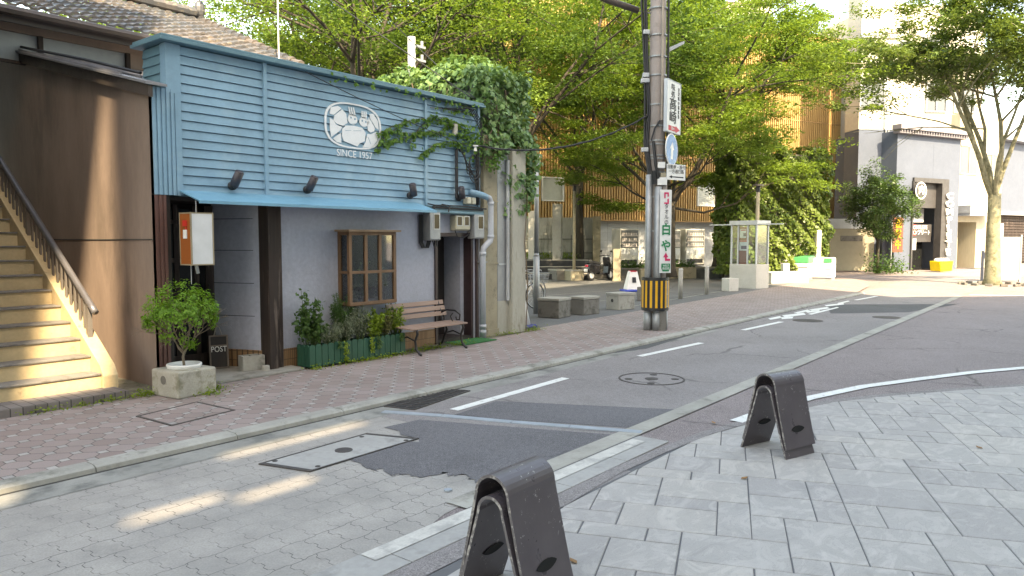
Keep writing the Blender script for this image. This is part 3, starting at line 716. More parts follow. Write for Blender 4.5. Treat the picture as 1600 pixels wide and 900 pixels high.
# meters
def meter(x0, x1, z0, z1, lab, name='meter_box', mt=None, wins=1, d=.17):
    t = thing(name, ((x0+x1)/2, SY, z0), lab, 'meter box', 'meter boxes by the side door')
    mb = MB(); mb.prism([(x0,SY-.003,z0),(x0,SY-.003,z1),(x0,SY-d,z1),(x0,SY-d,z0+.02),(x0,SY-d+.03,z0)], (x1-x0,0,0)); mb.build('case', mt or m_grey, t, bevel=.008)
    for i in range(wins):
        w = (x1-x0)/wins; a = x0+w*(i+.38 if wins == 1 else i+.22); b = x0+w*(i+.86 if wins == 1 else i+.82)
        zz0 = z0+(z1-z0)*(.42 if wins == 1 else .35); zz1 = z1-(z1-z0)*.08
        mb = MB()
        for q in ((a-.012,a,zz0-.012,zz1+.012),(b,b+.012,zz0-.012,zz1+.012),(a,b,zz0-.012,zz0),(a,b,zz1,zz1+.012)): mb.box(q[0],q[1],SY-d-.006,SY-d,q[2],q[3])
        mb.build('window_frame', m_greyl, t)
        mb = MB(); mb.box(a, b, SY-d-.002, SY-d, zz0, zz1); mb.build('window', m_glass_d, t)
    return t
meter(8.52, 8.76, 1.73, 2.19, 'tall grey electric meter box left of the side door top')
meter(9.16, 9.52, 1.90, 2.15, 'wide beige double meter above the side door', mt=mat('beige_meter', (.42,.40,.30), .5, .06), wins=2, d=.14)
meter(9.60, 9.86, 1.76, 2.18, 'grey meter box right of the side door, next to the white downpipe')
t = thing('cable_run', (8.45,SY-.05,1.7), 'black cables looping under the left meter box and along the eave', 'cable')
mb = MB()
for dx in (0,.03,.06):
    mb.tube([(8.42+dx,SY-.03,2.15),(8.42+dx,SY-.03,1.70),(8.46+dx,SY-.04,1.62),(8.54+dx,SY-.05,1.62),(8.58+dx,SY-.06,1.74)], .014, 6)
mb.build('loop', m_cable, t); mb = MB(); mb.tube([(8.66,SY-.08,1.74),(8.70,SY-.08,1.64),(8.78,SY-.07,1.64),(8.80,SY-.03,1.78)], .011, 6)
mb.build('loop', m_cable, t); mb = MB(); mb.tube([(9.2,SY-.08,1.9),(9.25,SY-.09,1.80),(9.42,SY-.08,1.78),(9.6,SY-.06,1.86)], .010, 6)
mb.build('loop', m_cable, t)
mb = MB()
mb.tube([(8.6,SY-.15,2.27),(9.85,SY-.14,2.26)], .016, 6); mb.tube([(8.6,SY-.16,2.30),(9.4,SY-.15,2.31),(9.9,SY-.18,2.28)], .012, 6)
for x in (8.6,8.95): mb.tube([(x,SY-.02,2.33),(x,SY-.20,2.30),(x-.03,SY-.2,2.20)], .012, 6)
mb.tube([(9.44,SY-.10,2.12),(9.40,SY-.10,1.92)], .008, 5); mb.build('eave_cable', m_cable, t)
# service conduits on the right end of the sign front
t = thing('service_conduit', (9.55,SY-.05,2.4), 'black vertical conduits with looped wires at the right end of the sign front', 'conduit')
mb = MB(); mb.tube([(9.27,SY-.06,2.45),(9.27,SY-.06,3.24),(9.31,SY-.07,3.30),(9.36,SY-.08,3.24)], .028, 8); mb.build('conduit', m_cable, t)
mb = MB(); mb.tube([(9.80,SY-.07,2.35),(9.80,SY-.07,3.36)], .035, 8); mb.build('conduit', m_cable, t)
mb = MB()
for i in range(5):
    r = .08+.02*i; c = (9.62, SY-.12, 3.08-.03*i)
    mb.tube([(c[0]+r*math.sin(a), c[1]-.01*i, c[2]+r*1.5*math.cos(a)) for a in [j*2*math.pi/12+.3*i for j in range(11)]], .008, 5)
for i in range(4): mb.tube([(9.36+.03*i,SY-.08,3.24),(9.5,SY-.1,3.05-.06*i),(9.66,SY-.1,2.85),(9.78,SY-.08,2.8-.1*i)], .008, 5)
for i in range(4): mb.tube([(9.82,SY-.1,3.36),(9.86,SY-.12,3.75-.05*i),(9.7-.05*i,SY-.1,3.98),(9.55-.2*i,SY-.05,3.9)], .010, 5)
mb.build('wire_loop', m_cable, t)
mb = MB(); mb.cyl((9.66,SY-.14,3.26),(9.66,SY-.14,3.34),.03,.02,10); mb.cyl((9.66,SY-.14,3.34),(9.66,SY-.14,3.36),.05,.05,10); mb.build('insulator', m_white, t)
mb = MB(); mb.box(9.20,9.28,SY-.08,SY-.02,3.5,3.68); mb.build('wall_box', mat('pale_box', (.45,.43,.38), .6), t)
# downpipe
t = thing('downpipe', (9.98,SY-.1,0), 'white plastic downpipe with two elbows beside the side door', 'downpipe')
mb = MB(); mb.tube([(9.55,SY-.12,2.56),(9.80,SY-.16,2.52),(9.93,SY-.18,2.48)], .055, 14); mb.build('teal_stub', m_teal, t, smooth=True)
mb = MB(); px_, py_ = 10.02, SY-.18
mb.tube([(9.90,py_,2.49),(9.98,py_,2.47),(10.02,py_,2.40),(10.02,py_,1.78),(10.0,py_,1.72),(9.93,py_+.02,1.66),(9.87,py_+.04,1.60),(9.86,py_+.05,1.50),(9.86,py_+.05,.02)], .052, 16)
mb.build('pipe', m_pvc, t, smooth=True)
mb = MB()
for c, z in (((10.02,py_),1.80),((9.86,py_+.05),1.5),((9.86,py_+.05),.22),((9.86,py_+.05),.12),((10.02,py_),2.38)): mb.cyl((*c,z-.03),(*c,z+.03),.06,n=16)
mb.build('socket', m_pvc, t, smooth=40)
mb = MB(); mb.box(9.83,9.98,py_+.04,SY+.01,1.34,1.36); mb.build('bracket', m_galv, t)

# lantern sign hung at the corner
t = thing('lantern_sign', (4.46,SY-.25,1.42), 'small box lantern with orange glass side and white front, hung at the shop corner', 'lantern sign')
LZ0, LZ1 = 1.45, 2.06
lx0, lx1, ly0, ly1 = 4.36, 4.64, SY-.46, SY-.20
mb = MB()
for x in (lx0, lx1-.015):
    for y in (ly0, ly1-.015): mb.box(x, x+.015, y, y+.015, LZ0, LZ1)
for z in (LZ0, LZ1-.015):
    for y in (ly0+.001, ly1-.016): mb.box(lx0+.015, lx1-.015, y, y+.013, z, z+.014)
    for x in (lx0+.001, lx1-.016): mb.box(x, x+.013, ly0+.015, ly1-.015, z, z+.014)
mb.build('frame', mat('lantern_frame', (.30,.24,.16), .5, .1), t)
k = N('orange_glass'); k.b.inputs['Base Color'].default_value = (.34,.10,.03,1); k.b.inputs['Roughness'].default_value = .12

mb = MB(); mb.box(lx0+.004, lx0+.008, ly0+.014, ly1-.014, LZ0+.014, LZ1-.014); mb.build('orange_pane', k.m, t)
mb = MB(); mb.box(lx0+.014, lx1-.014, ly0+.004, ly0+.008, LZ0+.014, LZ1-.014); mb.box(lx0+.014, lx1-.014, ly1-.008, ly1-.004, LZ0+.014, LZ1-.014); mb.box(lx1-.008, lx1-.004, ly0+.014, ly1-.014, LZ0+.014, LZ1-.014)
mb.build('white_pane', plain('lantern_white', (.62,.64,.66), .4), t)
mb = MB(); mb.box(lx0-.004, lx0+.003, ly0+.09, ly0+.17, LZ1-.30, LZ1-.20); mb.build('notice', m_white, t)
mb = MB(); mb.box(lx0-.004, lx0+.003, ly0+.08, ly0+.18, LZ1-.16, LZ1-.09); mb.box(lx0-.004, lx0+.003, ly0+.09, ly0+.12, LZ1-.20, LZ1-.17); mb.build('red_lettering', plain('red_letter', (.55,.03,.02), .5), t)
mb = MB(); mb.tube([(4.5,SY-.33,LZ1),(4.5,SY-.33,2.2)], .006, 5); mb.tube([(4.42,SY-.33,LZ0),(4.42,SY-.33,LZ0-.22)], .005, 5); mb.tube([(4.5,SY-.30,LZ0),(4.52,SY-.3,LZ0-.1)], .02, 6); mb.build('hanger', m_greyl, t)

# POST board and concrete block
t = thing('post_board', (5.22,SY+.55,.035), 'small dark wooden letter box board reading POST leaning beside the entrance door', 'letter box')
Mx = Matrix.Translation((5.22,SY+.50,.04)) @ Matrix.Rotation(R(-22),4,'Z') @ Matrix.Rotation(R(-9),4,'X')
mb = MB(); mb.box(-.12,.12,0,.05,0,.44,Mx); mb.build('board', m_wood_vd, t)
mb = MB()
for q in ((-.12,-.10,0,.44),(.10,.12,0,.44),(-.10,.10,.42,.44),(-.10,.10,.29,.31),(-.10,.10,0,.015)): mb.box(q[0],q[1],-.012,0,q[2],q[3],Mx)
mb.build('rim', mat('worn_wood', (.16,.13,.11), .8, .2), t)
text_obj('lettering', 'POST', .105, Mx @ Matrix.Translation((0,-.016,.25)) @ Matrix.Rotation(R(90),4,'X'), m_white, t, ext=.002, sx=.8)
mb = MB(); mb.tube([tuple(Mx @ Vector(p)) for p in ((-.05,.02,.44),(-.02,.02,.54),(0,.02,.56),(.02,.02,.54),(.05,.02,.44))], .006, 5); mb.build('loop', m_concrete, t)
t = thing('concrete_block', (5.47,SY+.2,.035), 'single hollow concrete block on the shop doorstep beside the wooden post', 'concrete block')
mb = MB(); Mb = RZ(R(-12),(5.42,SY+.22,.035))
mb.box(-.09,.20,-.19,-.16,0,.19,Mb); mb.box(-.09,.20,-.03,0,0,.19,Mb)
for x in (-.09,.17): mb.box(x,x+.03,-.16,-.03,0,.19,Mb)
mb.box(.04,.07,-.16,-.03,.0,.19,Mb); mb.build('block', m_concrete, t, bevel=.004)

# bench
t = thing('park_bench', (8.35,SY-.45,0), 'garden bench with brown slats and curved black iron legs beside the side door', 'bench')
bx0, bx1, by = 7.72, 8.84, SY-.12
for i, (y, z, a) in enumerate(((by-.04,.50,12),(by-.005,.59,14),(by+.03,.68,16))):
    mb = MB(); Ms = Matrix.Translation((0,y,z)) @ Matrix.Rotation(R(-a),4,'X'); mb.box(bx0-.08,bx1+.05,-.012,.012,0,.072,Ms); mb.build('back_slat', m_bench, t, bevel=.004)
for i in range(4):
    mb = MB(); y = by-.14-.098*i; mb.box(bx0-.06,bx1+.05,y-.085,y,.40-.004*i,.425-.004*i); mb.build('seat_slat', m_bench, t, bevel=.004)
for x in (bx0+.04, bx1-.06):
    mb = MB()
    mb.tube([(x,by+.06,.76),(x,by-.02,.55),(x,by-.06,.42),(x,by-.10,.40),(x,by-.5,.385)], .018, 8)
    mb.tube([(x,by-.50,.40),(x,by-.52,.33),(x,by-.47,.22),(x,by-.49,.10),(x,by-.56,.03),(x,by-.60,.02)], .019, 8)
    mb.tube([(x,by-.12,.40),(x,by-.16,.28),(x,by-.10,.16),(x,by-.05,.05),(x,by+.02,.02)], .019, 8)
    mb.tube([(x,by-.47,.22),(x,by-.3,.27),(x,by-.13,.22)], .012, 6)
    mb.build('leg', m_iron, t, smooth=True)
for x in (bx1-.06,):
    mb = MB(); mb.tube([(x,by-.02,.55),(x,by-.16,.60),(x,by-.34,.60),(x,by-.45,.54),(x,by-.44,.46),(x,by-.38,.45),(x,by-.36,.50)], .014, 8); mb.tube([(x,by-.30,.40),(x,by-.24,.50),(x,by-.30,.56)], .010, 6); mb.build('armrest', m_iron, t, smooth=True)

# green mat
k = N('green_turf'); v = k.coord(); k.set(k.b.inputs['Base Color'], k.mix(k.rng(k.noise(v,120,2),.35,.65),(.01,.10,.025),(.03,.2,.06))); k.b.inputs['Roughness'].default_value = .9; k.bump(k.noise(v,200,2),.8,.01)
mb = MB(); mb.box(8.98,9.82,SY-.48,SY-.04,.006,.02); tag(mb.build('doormat', k.m), 'bright green artificial turf mat at the side door', 'doormat')

# stairs, rising away from the street beside the brown wall
m_stair = mat('stair_cream', (.56,.43,.26), .85, .12, 2, .3, 40, stain=(.22,.15,.09), st=.62, ss=7)
m_tread = mat('stair_tread', (.19,.175,.16), .9, .16, 3, .4, 60, stain=(.12,.105,.09), st=.53, ss=7)
st = thing('staircase', (3.0,9.0,0), 'cream concrete outdoor staircase with grey treads and brown metal railing, beside the brown wall', 'staircase')
rise, run, sy0, sx0, sx1 = .1775, .262, 8.74, .6, 3.58
for i in range(16):
    y = sy0+run*i; z = .07+rise*i
    mb = MB(); mb.box(sx0, sx1, y, y+run+.02, z, z+rise-.02); mb.build('riser', m_stair, st)
    mb = MB(); mb.box(sx0, sx1, y-.02, y+run+.002, z+rise-.02, z+rise); mb.build('tread', m_tread, st, bevel=.004)
mb = MB(); tot = 16
mb.prism([(sx1+.002,sy0-.06,.0),(sx1+.002,sy0-.06,.22),(sx1+.002,sy0+.02,.33),(sx1+.002,sy0+run*tot,.33+rise*tot),(sx1+.002,sy0+run*tot,rise*tot-.35),(sx1+.002,sy0+.5,.0)], (.16,0,0)); mb.build('stringer', m_stair, st, bevel=.006)
mb = MB(); mb.prism([(sx0,sy0+.3,.0),(sx0,sy0+run*tot,.0),(sx0,sy0+run*tot,rise*tot-.2)], (sx1-sx0,0,0)); mb.build('core', m_stair, st)
m_rail = mat('railing_brown', (.17,.15,.135), .5, .12, 4, .1, 40, metal=.2)
rx = sx1+.08; slope = rise/run
rail = MB(); hy0, hz0 = sy0+.38-.03, 1.0
hr = lambda y: .98+(y-9.12)*slope
rail.tube([(rx,9.02,hr(9.02)),(rx,9.12,hr(9.12)),(rx,13.1,hr(13.1))], .038, 10); rail.build('handrail', mat('rail_top', (.19,.18,.19), .35, .1, 4, .05, 40, metal=.5), st, smooth=True)
rail = MB(); rail.tube([(rx,9.2,hr(9.2)-.72),(rx,13.1,hr(13.1)-.72)], .016, 6); rail.tube([(rx,9.2,hr(9.2)-.07),(rx,13.1,hr(13.1)-.07)], .014, 6); rail.build('lower_rail', m_rail, st)
y = 9.32
while y < 13.1:
    mb = MB(); mb.box(rx-.01, rx+.01, y-.016, y+.016, hr(y)-.72, hr(y)-.05); mb.build('baluster', m_rail, st); y += .125
for y in (9.20, 10.95, 12.7):
    mb = MB(); mb.box(rx-.025, rx+.025, y-.03, y+.03, .33+(y-sy0)*slope-.15, hr(y)-.02); mb.build('post', m_rail, st)
k = N('grey_brick'); tc = k.coord()
br = k.n('TexBrick', {'Vector': tc, 'Color1': (.15,.13,.125,1), 'Color2': (.21,.185,.175,1), 'Mortar': (.07,.065,.06,1), 'Scale': 1, 'Mortar Size': .006, 'Brick Width': .11, 'Row Height': .22}); br.offset = 0
k.set(k.b.inputs['Base Color'], br.outputs[0]); k.b.inputs['Roughness'].default_value = .9; k.bump(k.noise(tc, 60, 3), .4, .005)
mb = MB(); mb.box(-.5, 3.70, 8.33, 8.74, -.01, .085); mb.box(-.5, 3.575, 8.74, 9.0, -.01, .07); mb.build('brick_landing', k.m, st, bevel=.006)
# unseen blocks left of the frame, added to darken the stairs and brown wall
sb = thing('stair_shade_block', (-3,9,0), 'unseen dark block added left of the staircase to shade it and the brown wall', 'building')
mb = MB(); mb.box(-9, 2.42, 8.9, 11.6, 0, 7.5); mb.box(-9, 3.15, 11.6, 12.8, 0, 7.5); mb.box(-9, 3.6, 12.8, 15, 0, 7.5); mb.build('wall', mat('shade_block_dark', (.10,.09,.08), .9, .1), sb)

# tile-roofed house behind
hs = thing('tiled_house', (4,12.2,0), 'old house behind the shop with grey-brown clay tile roof and high windows', 'house')
YH, ZE, ZR2 = 12.3, 4.93, 6.55
XE = PY(452,114,YH)[0]
k = N('roof_tiles'); v = k.coord(); cell = k.n('TexVoronoi', {'Vector': k.coord((3.6,4.2,3)), 'Scale': 1.0}).outputs['Color']
c = k.mix(k.rng(k.n('SeparateColor', {0: cell}).outputs[0], 0, 1), (.07,.06,.055), (.17,.14,.12)); c = k.mix(k.rng(k.noise(v, 1.3, 6), .4, .62), c, (.075,.08,.09)); c = k.mix(k.rng(k.noise(v, 9, 5), .58, .7), c, (.22,.19,.15))
k.set(k.b.inputs['Base Color'], c); k.b.inputs['Roughness'].default_value = .5; m_rt = k.m
mb = MB(); tw, tl = .26, .25; ry = 3.6; slope_r = (ZR2-ZE)/ry; nxt = 48; nyt = int(ry/tl)
X00 = XE-nxt*tw
for j in range(nyt+1):
    for i in range(nxt):
        x = X00+i*tw; y = YH-.35+j*tl; z = ZE+.05+(y-YH+.35)*slope_r*.93
        jz = random.uniform(-.006,.006)
        prof = [(0,.0),(.05,.035),(.10,.045),(.15,.02),(.20,-.01),(.26,.0)]
        vs = [(x+a, y, z+b+.045+jz) for a, b in prof]+[(x+a, y+tl*1.1, z+b+.0+jz+tl*slope_r) for a, b in prof]+[(x+a, y+.004, z+b+.005+jz) for a, b in prof]
        mb.add(vs, [(q, q+1, 7+q, 6+q) for q in range(5)]+[(12+q, 13+q, q+1, q) for q in range(5)])
mb.build('tile_roof', m_rt, hs)
mb = MB(); zr = ZE+.05+(ry)*slope_r*.93+.16
for i in range(nxt): mb.tube([(X00+i*tw, YH-.35+ry, zr),(X00+i*tw+tw*1.02, YH-.35+ry, zr+.012)], [.10,.115], 8)
mb.ell((XE, YH-.35+ry-.05, zr+.08), (.12,.1,.2)); mb.build('ridge', m_rt, hs)
mb = MB()
for j in range(nyt+1):
    y = YH-.35+j*tl; z = ZE+.05+(y-YH+.35)*slope_r*.93
    mb.tube([(XE+.02, y, z+.06),(XE+.02, y+tl*1.1, z+.03+tl*slope_r)], [.085,.07], 8)
mb.build('verge_tiles', m_rt, hs)
mb = MB(); mb.tube([(X00,YH-.42,ZE-.03),(XE,YH-.42,ZE-.03)], .07, 8); mb.box(X00, XE, YH-.33, YH-.30, ZE-.17, ZE+.04); mb.build('gutter', mat('brown_gutter', (.06,.045,.04), .5, .1), hs)
for i in range(12):
    pass
mb = MB(); mb.box(4.33, XE-.3, YH, YH+.2, 0, 4.28); mb.box(X00,XE-.3,YH,YH+.2,4.72,ZE); mb.box(XE-3.0,XE-.3,YH+.002,YH+.2,4.28,4.72); mb.prism([(XE-.3,YH,ZE),(XE-.3,YH+6,ZE),(XE-.3,YH+3,6.2)],(-.1,0,0)); mb.box(XE-.5,XE-.3,YH+.2,YH+6,0,ZE); mb.build('wall', m_brown, hs)
mb = MB(); mb.box(X00,XE-3.0,YH+.05,YH+.06,4.28,4.72); mb.build('window_band', plain('old_glass', (.35,.37,.38), .2), hs)
for i in range(6):
    mb = MB(); x = XE-3.0-.05-i*1.25; mb.box(x, x+.06, YH-.02, YH+.05, 4.28, 4.72); mb.build('window_post', m_wood_d, hs)
mb = MB(); mb.box(X00, XE-3, YH-.03, YH+.04, 4.27, 4.31); mb.build('window_sill', m_wood_d, hs)
# =============== FOLIAGE ===============
def quads_mesh(name, V, F, mt, parent=None, extra=None, kind=None):
    """V (n,3) F (m,4) numpy -> object"""
    off = np.zeros(3); p = parent
    while p is not None: off += np.array(p.location); p = p.parent
    V = V-off
    me = bpy.data.meshes.new(name); me.vertices.add(len(V)); me.vertices.foreach_set('co', V.astype(np.float32).ravel())
    me.loops.add(F.size); me.loops.foreach_set('vertex_index', F.ravel().astype(np.int32))
    me.polygons.add(len(F)); me.polygons.foreach_set('loop_start', np.arange(0, F.size, F.shape[1], dtype=np.int32))
    me.polygons.foreach_set('loop_total', np.full(len(F), F.shape[1], dtype=np.int32))
    me.update(calc_edges=True); me.materials.append(mt)
    o = bpy.data.objects.new(name, me); C.objects.link(o)
    if parent is not None: o.parent = parent
    return o
def leaves(P, nrm, size, aspect=.55, jit=.5, fold=.18, droop=None):
    """P (n,3) positions, nrm (n,3) rough normals; returns V,F: each leaf a folded diamond of two quads-ish (one kite)"""
    n = len(P); d = nrm+rng.normal(0, jit, (n,3)); d /= np.linalg.norm(d, axis=1, keepdims=True)+1e-9
    t = rng.normal(0, 1, (n,3))
    if droop is not None: t += np.array(droop)
    t -= d*(t*d).sum(1, keepdims=True); t /= np.linalg.norm(t, axis=1, keepdims=True)+1e-9
    b = np.cross(d, t); s = (size*(.65+.7*rng.random(n)))[:, None] if np.isscalar(size) else size[:, None]
    a0 = P-t*s*.5; a2 = P+t*s*.5; m = P-t*s*.08
    a1 = m+b*s*aspect*.5+d*s*fold; a3 = m-b*s*aspect*.5+d*s*fold
    V = np.stack([a0,a1,a2,a3], 1).reshape(-1,3); F = np.arange(4*n).reshape(n,4); return V, F

m_leaf_z = leafmat('zelkova_leaf', (.045,.11,.022), (.19,.29,.06), .4, 3.2)
m_leaf_z2 = leafmat('zelkova_leaf_dark', (.03,.08,.02), (.12,.21,.05), .36, 3.2)
m_leaf_i = leafmat('ivy_leaf', (.055,.145,.055), (.20,.33,.13), .28, 7, .35)
m_leaf_i2 = leafmat('ivy_leaf_light', (.06,.12,.025), (.17,.235,.06), .3, 7, .4)
m_leaf_b = leafmat('bush_leaf', (.08,.21,.02), (.19,.36,.05), .4, 9)
m_leaf_c = leafmat('camphor_leaf', (.06,.115,.03), (.14,.205,.06), .35, 5, .35)
m_stem = mat('twig', (.16,.115,.08), .85, .2, 8, .2, 50)

def tree(name, base, label, cat='tree', h=9.0, fork=2.6, spread=5.0, tr=.28, limbs=6, leafn=22000, lsize=.11, lmat=None, bmat=None, seed=1, flat=.35, lean=(0,0), group=None,
         rise=.8, padr=.75, crown_base=.35, levels=3, zmin=None, cut=None, jit=.45, low=0, fill=0, zlo=None, limbr=.42):
    rs = np.random.default_rng(seed); t = thing(name, base, label, cat, group)
    bx, by, bz = base; mb = MB(); tips = []
    fk = Vector((bx+lean[0], by+lean[1], bz+fork))
    mb.tube([(bx,by,bz-.1),(bx,by,bz+.25),(bx+lean[0]*.5,by+lean[1]*.5,bz+fork*.5),fk], [tr*1.5,tr*1.1,tr*.9,tr*.85], 12)
    def grow(p, d, L, r, lv, n_seg=4):
        pts = [p.copy()]; rr = [r]
        dd = d.copy()
        for i in range(n_seg):
            dd = (dd+Vector(rs.normal(0,.13,3))+Vector((0,0,.05 if lv < 2 else -.05*flat*3))).normalized()
            pts.append(pts[-1]+dd*L/n_seg); rr.append(r*(1-.6*(i+1)/n_seg))
        mb.tube(pts, rr, 7 if lv < 2 else 4, cap=False)
        if lv >= levels:
            tips.append((pts[-1], L)); tips.append((pts[-2], L)); return
        nb = [0, 4, 4, 4][lv] if lv < 4 else 3
        for i in range(nb):
            f = .4+.6*(i+1)/nb; k_ = min(n_seg, max(1, int(round(f*n_seg)))); q = pts[k_]
            out = Vector((q.x-bx, q.y-by, 0)); out = out.normalized() if out.length > .01 else Vector((1,0,0))
            a = rs.uniform(0, 2*math.pi); side = Vector((math.cos(a), math.sin(a), rs.uniform(-.15,.45)))
            nd = (dd*.55+side*.7+out*.35+Vector((0,0,-.1 if lv > 1 else .12))).normalized()
            grow(q, nd, L*rs.uniform(.5,.72), r*.42, lv+1, 3)
        tips.append((pts[-1], L*.6))
    for i in range(limbs):
        a = 2*math.pi*(i+rs.uniform(-.25,.25))/limbs; el = rise*rs.uniform(.75,1.3)
        d = Vector((math.cos(a), math.sin(a), el*1.6)).normalized(); L = math.hypot(spread*.62, (h-fork)*.5)*rs.uniform(.8,1.05)
        if i == 0: d = Vector((.12,.1,1)).normalized(); L = (h-fork)*.75
        grow(fk+Vector((0,0,rs.uniform(-.5,.1))), d, L, tr*limbr*rs.uniform(.8,1.1), 1, 5)
    for i in range(low):
        a = 2*math.pi*(i+rs.uniform(-.3,.3))/low; d = Vector((math.cos(a), math.sin(a), rs.uniform(.02,.3))).normalized()
        grow(fk+Vector((0,0,rs.uniform(-.3,1.0))), d, spread*rs.uniform(.5,.68), tr*limbr*.6, 1, 5)
    T = np.array([tuple(p) for p, _ in tips])
    # scale the crown into the wanted envelope
    keep = T[:,2] > bz+(zmin if zmin else fork*.9); T = T[keep]
    if fill:
        zl = bz+(zlo if zlo else fork+.3); zc = zl+(bz+h-zl)*.42; q = rs.normal(0,1,(fill,3)); q /= np.linalg.norm(q,axis=1,keepdims=True); q *= rs.uniform(.5,1.0,(fill,1))
        q[:,0] = bx+q[:,0]*spread; q[:,1] = by+q[:,1]*spread; q[:,2] = zc+np.where(q[:,2] > 0, q[:,2]*(bz+h-zc), q[:,2]*(zc-zl)); T = np.concatenate([T, q])
    if cut is not None: T = T[[cut(p) for p in T]]
    npad = len(T); per = max(6, leafn//npad)
    P = []; Nn = []
    for c in T:
        m = int(per*rs.uniform(.6,1.4)); r = padr*rs.uniform(.6,1.25)
        q = rs.normal(0, 1, (m,3)); q /= np.linalg.norm(q, axis=1, keepdims=True); q *= (rs.random((m,1))**.45)*r; q[:,2] *= flat
        q[:,2] -= .10*(q[:,0]**2+q[:,1]**2)/max(r,.1)
        P.append(c+q); Nn.append(np.tile((0,0,1.0), (m,1)))
    P = np.concatenate(P); Nn = np.concatenate(Nn)
    V, F = leaves(P, Nn, lsize, .5, jit)
    mb.build('trunk', bmat or m_bark, t, smooth=True); quads_mesh('crown', V, F, lmat or m_leaf_z, t); return t

# ---- zelkova trees ----
tree('zelkova_tree', (*D(1046,30.5)[:2],.3), 'broad low-branching zelkova tree directly behind the utility pole', h=12.0, fork=3.0, spread=5.4, tr=.24, limbs=7, leafn=85000, lsize=.13, seed=3, flat=.22, padr=.8, rise=.8, low=6, fill=200, zlo=4.0)
tree('zelkova_tree', (*D(1122,38)[:2],.4), 'bright yellow-green zelkova tree before the slatted facade, right of the utility pole', h=15.5, fork=5.0, spread=5.0, tr=.24, limbs=7, leafn=80000, lsize=.15, seed=11, flat=.26, padr=.9, rise=1.1, fill=210, zlo=7.4, zmin=7.2)
tree('zelkova_tree', (*D(905,34.5)[:2],.4), 'zelkova tree rising from the terrace, its boughs over the plaza lamp', h=14, fork=4.6, spread=5.6, tr=.20, limbs=7, leafn=65000, lsize=.14, seed=8, flat=.26, padr=.95, rise=1.0, fill=170, zlo=6.2, zmin=6.0)
tree('zelkova_tree', (*D(775,27)[:2],.0), 'dark-limbed zelkova tree standing behind the ivy mass', h=13, fork=3.6, spread=6.0, tr=.26, limbs=8, leafn=46000, lsize=.13, seed=9, flat=.26, padr=1.0, rise=1.0, fill=120, zlo=5.6, lmat=m_leaf_z2)
tree('zelkova_tree', (*D(575,22)[:2],.0), 'multi-stemmed zelkova tree rising behind the middle of the teal parapet', h=12, fork=2.4, spread=5.0, tr=.28, limbs=9, leafn=26000, lsize=.12, seed=21, flat=.3, padr=.9, rise=1.6, fill=50, zlo=5.8, limbr=.48)
tree('zelkova_tree', (*D(690,25)[:2],.0), 'zelkova tree with dark leaning limbs, just right of the white steel mast', h=12, fork=3.0, spread=5.0, tr=.25, limbs=7, leafn=26000, lsize=.12, seed=33, flat=.3, padr=.9, rise=1.3, fill=50, zlo=5.5, lmat=m_leaf_z2, limbr=.48)
tree('zelkova_tree', (*D(440,27)[:2],.0), 'pale green zelkova tree above the right end of the tiled roof', h=12.5, fork=3.0, spread=6.0, tr=.22, limbs=8, leafn=36000, lsize=.13, seed=41, flat=.3, padr=1.0, rise=1.1, fill=90, zlo=5.0)
tree('zelkova_tree', (*D(700,46)[:2],.4), 'far zelkova tree closing the background behind the steel mast', h=17, fork=4, spread=9, tr=.3, limbs=8, leafn=45000, lsize=.22, seed=55, flat=.35, padr=1.5, rise=.8, fill=150, zlo=4.5)
tree('zelkova_tree', (*D(380,40)[:2],.0), 'distant green tree showing over the ridge of the tiled roof', h=15, fork=4, spread=8, tr=.3, limbs=8, leafn=30000, lsize=.22, seed=61, flat=.35, padr=1.4, rise=.9, fill=90)
# street tree on the right
tb = (*G(1550,445,ZR), ZR)
tree('street_tree', tb, 'mottled-bark street tree forking into many upright limbs at the right edge', h=12.6, fork=3.6, spread=4.2, tr=.265, limbs=7, leafn=54000, lsize=.155, lmat=m_leaf_c, bmat=m_bark_l, seed=15, flat=.42, padr=.75, rise=1.5, zmin=6.9, lean=(.1,.05), levels=3, fill=85, zlo=7.2, limbr=.42)
# ---- ivy over the pillars next to the shop ----
def shell_leaves(boxes, dens, size, depth=.18, droop=(0,0,-1.2), lump=.25, seed=1, outward=1.0):
    """leaves over the outside of boxes (x0,x1,y0,y1,z0,z1), lumpy"""
    rs = np.random.default_rng(seed); Ps = []; Ns = []
    for x0,x1,y0,y1,z0,z1 in boxes:
        faces = [((x0,None),(-1,0,0),(y1-y0)*(z1-z0)),((x1,None),(1,0,0),(y1-y0)*(z1-z0)),((None,y0),(0,-1,0),(x1-x0)*(z1-z0)),((None,y1),(0,1,0),(x1-x0)*(z1-z0)),('top',(0,0,1),(x1-x0)*(y1-y0))]
        for f, nn, A in faces:
            m = int(A*dens); p = np.stack([rs.uniform(x0,x1,m), rs.uniform(y0,y1,m), rs.uniform(z0,z1,m)], 1)
            if f == 'top': p[:,2] = z1
            elif f[0] is not None: p[:,0] = f[0]
            else: p[:,1] = f[1]
            u = p*1.9
            bump = (np.sin(u[:,0]*1.7+u[:,2]*2.3+1)+np.sin(u[:,1]*2.1+u[:,2]*1.3+2)+np.sin(u[:,0]*3.7-u[:,1]*2.9+u[:,2]*4.1))/3
            p += np.array(nn)*(bump[:,None]*lump+rs.uniform(-depth,depth*.5,(m,1)))
            Ps.append(p); Ns.append(np.tile(np.array(nn)*outward, (m,1)))
    P = np.concatenate(Ps); Nn = np.concatenate(Ns)
    return P, Nn
wl = thing('ivy_wall', (10.6,8.6,0), 'stone gate pillars by the shop topped with a thick mass of ivy', 'ivy wall')
mb = MB(); mb.box(10.02,10.40,SY-.02,SY+.4,0,3.6); mb.build('tan_pillar', m_tan, wl, bevel=.015)
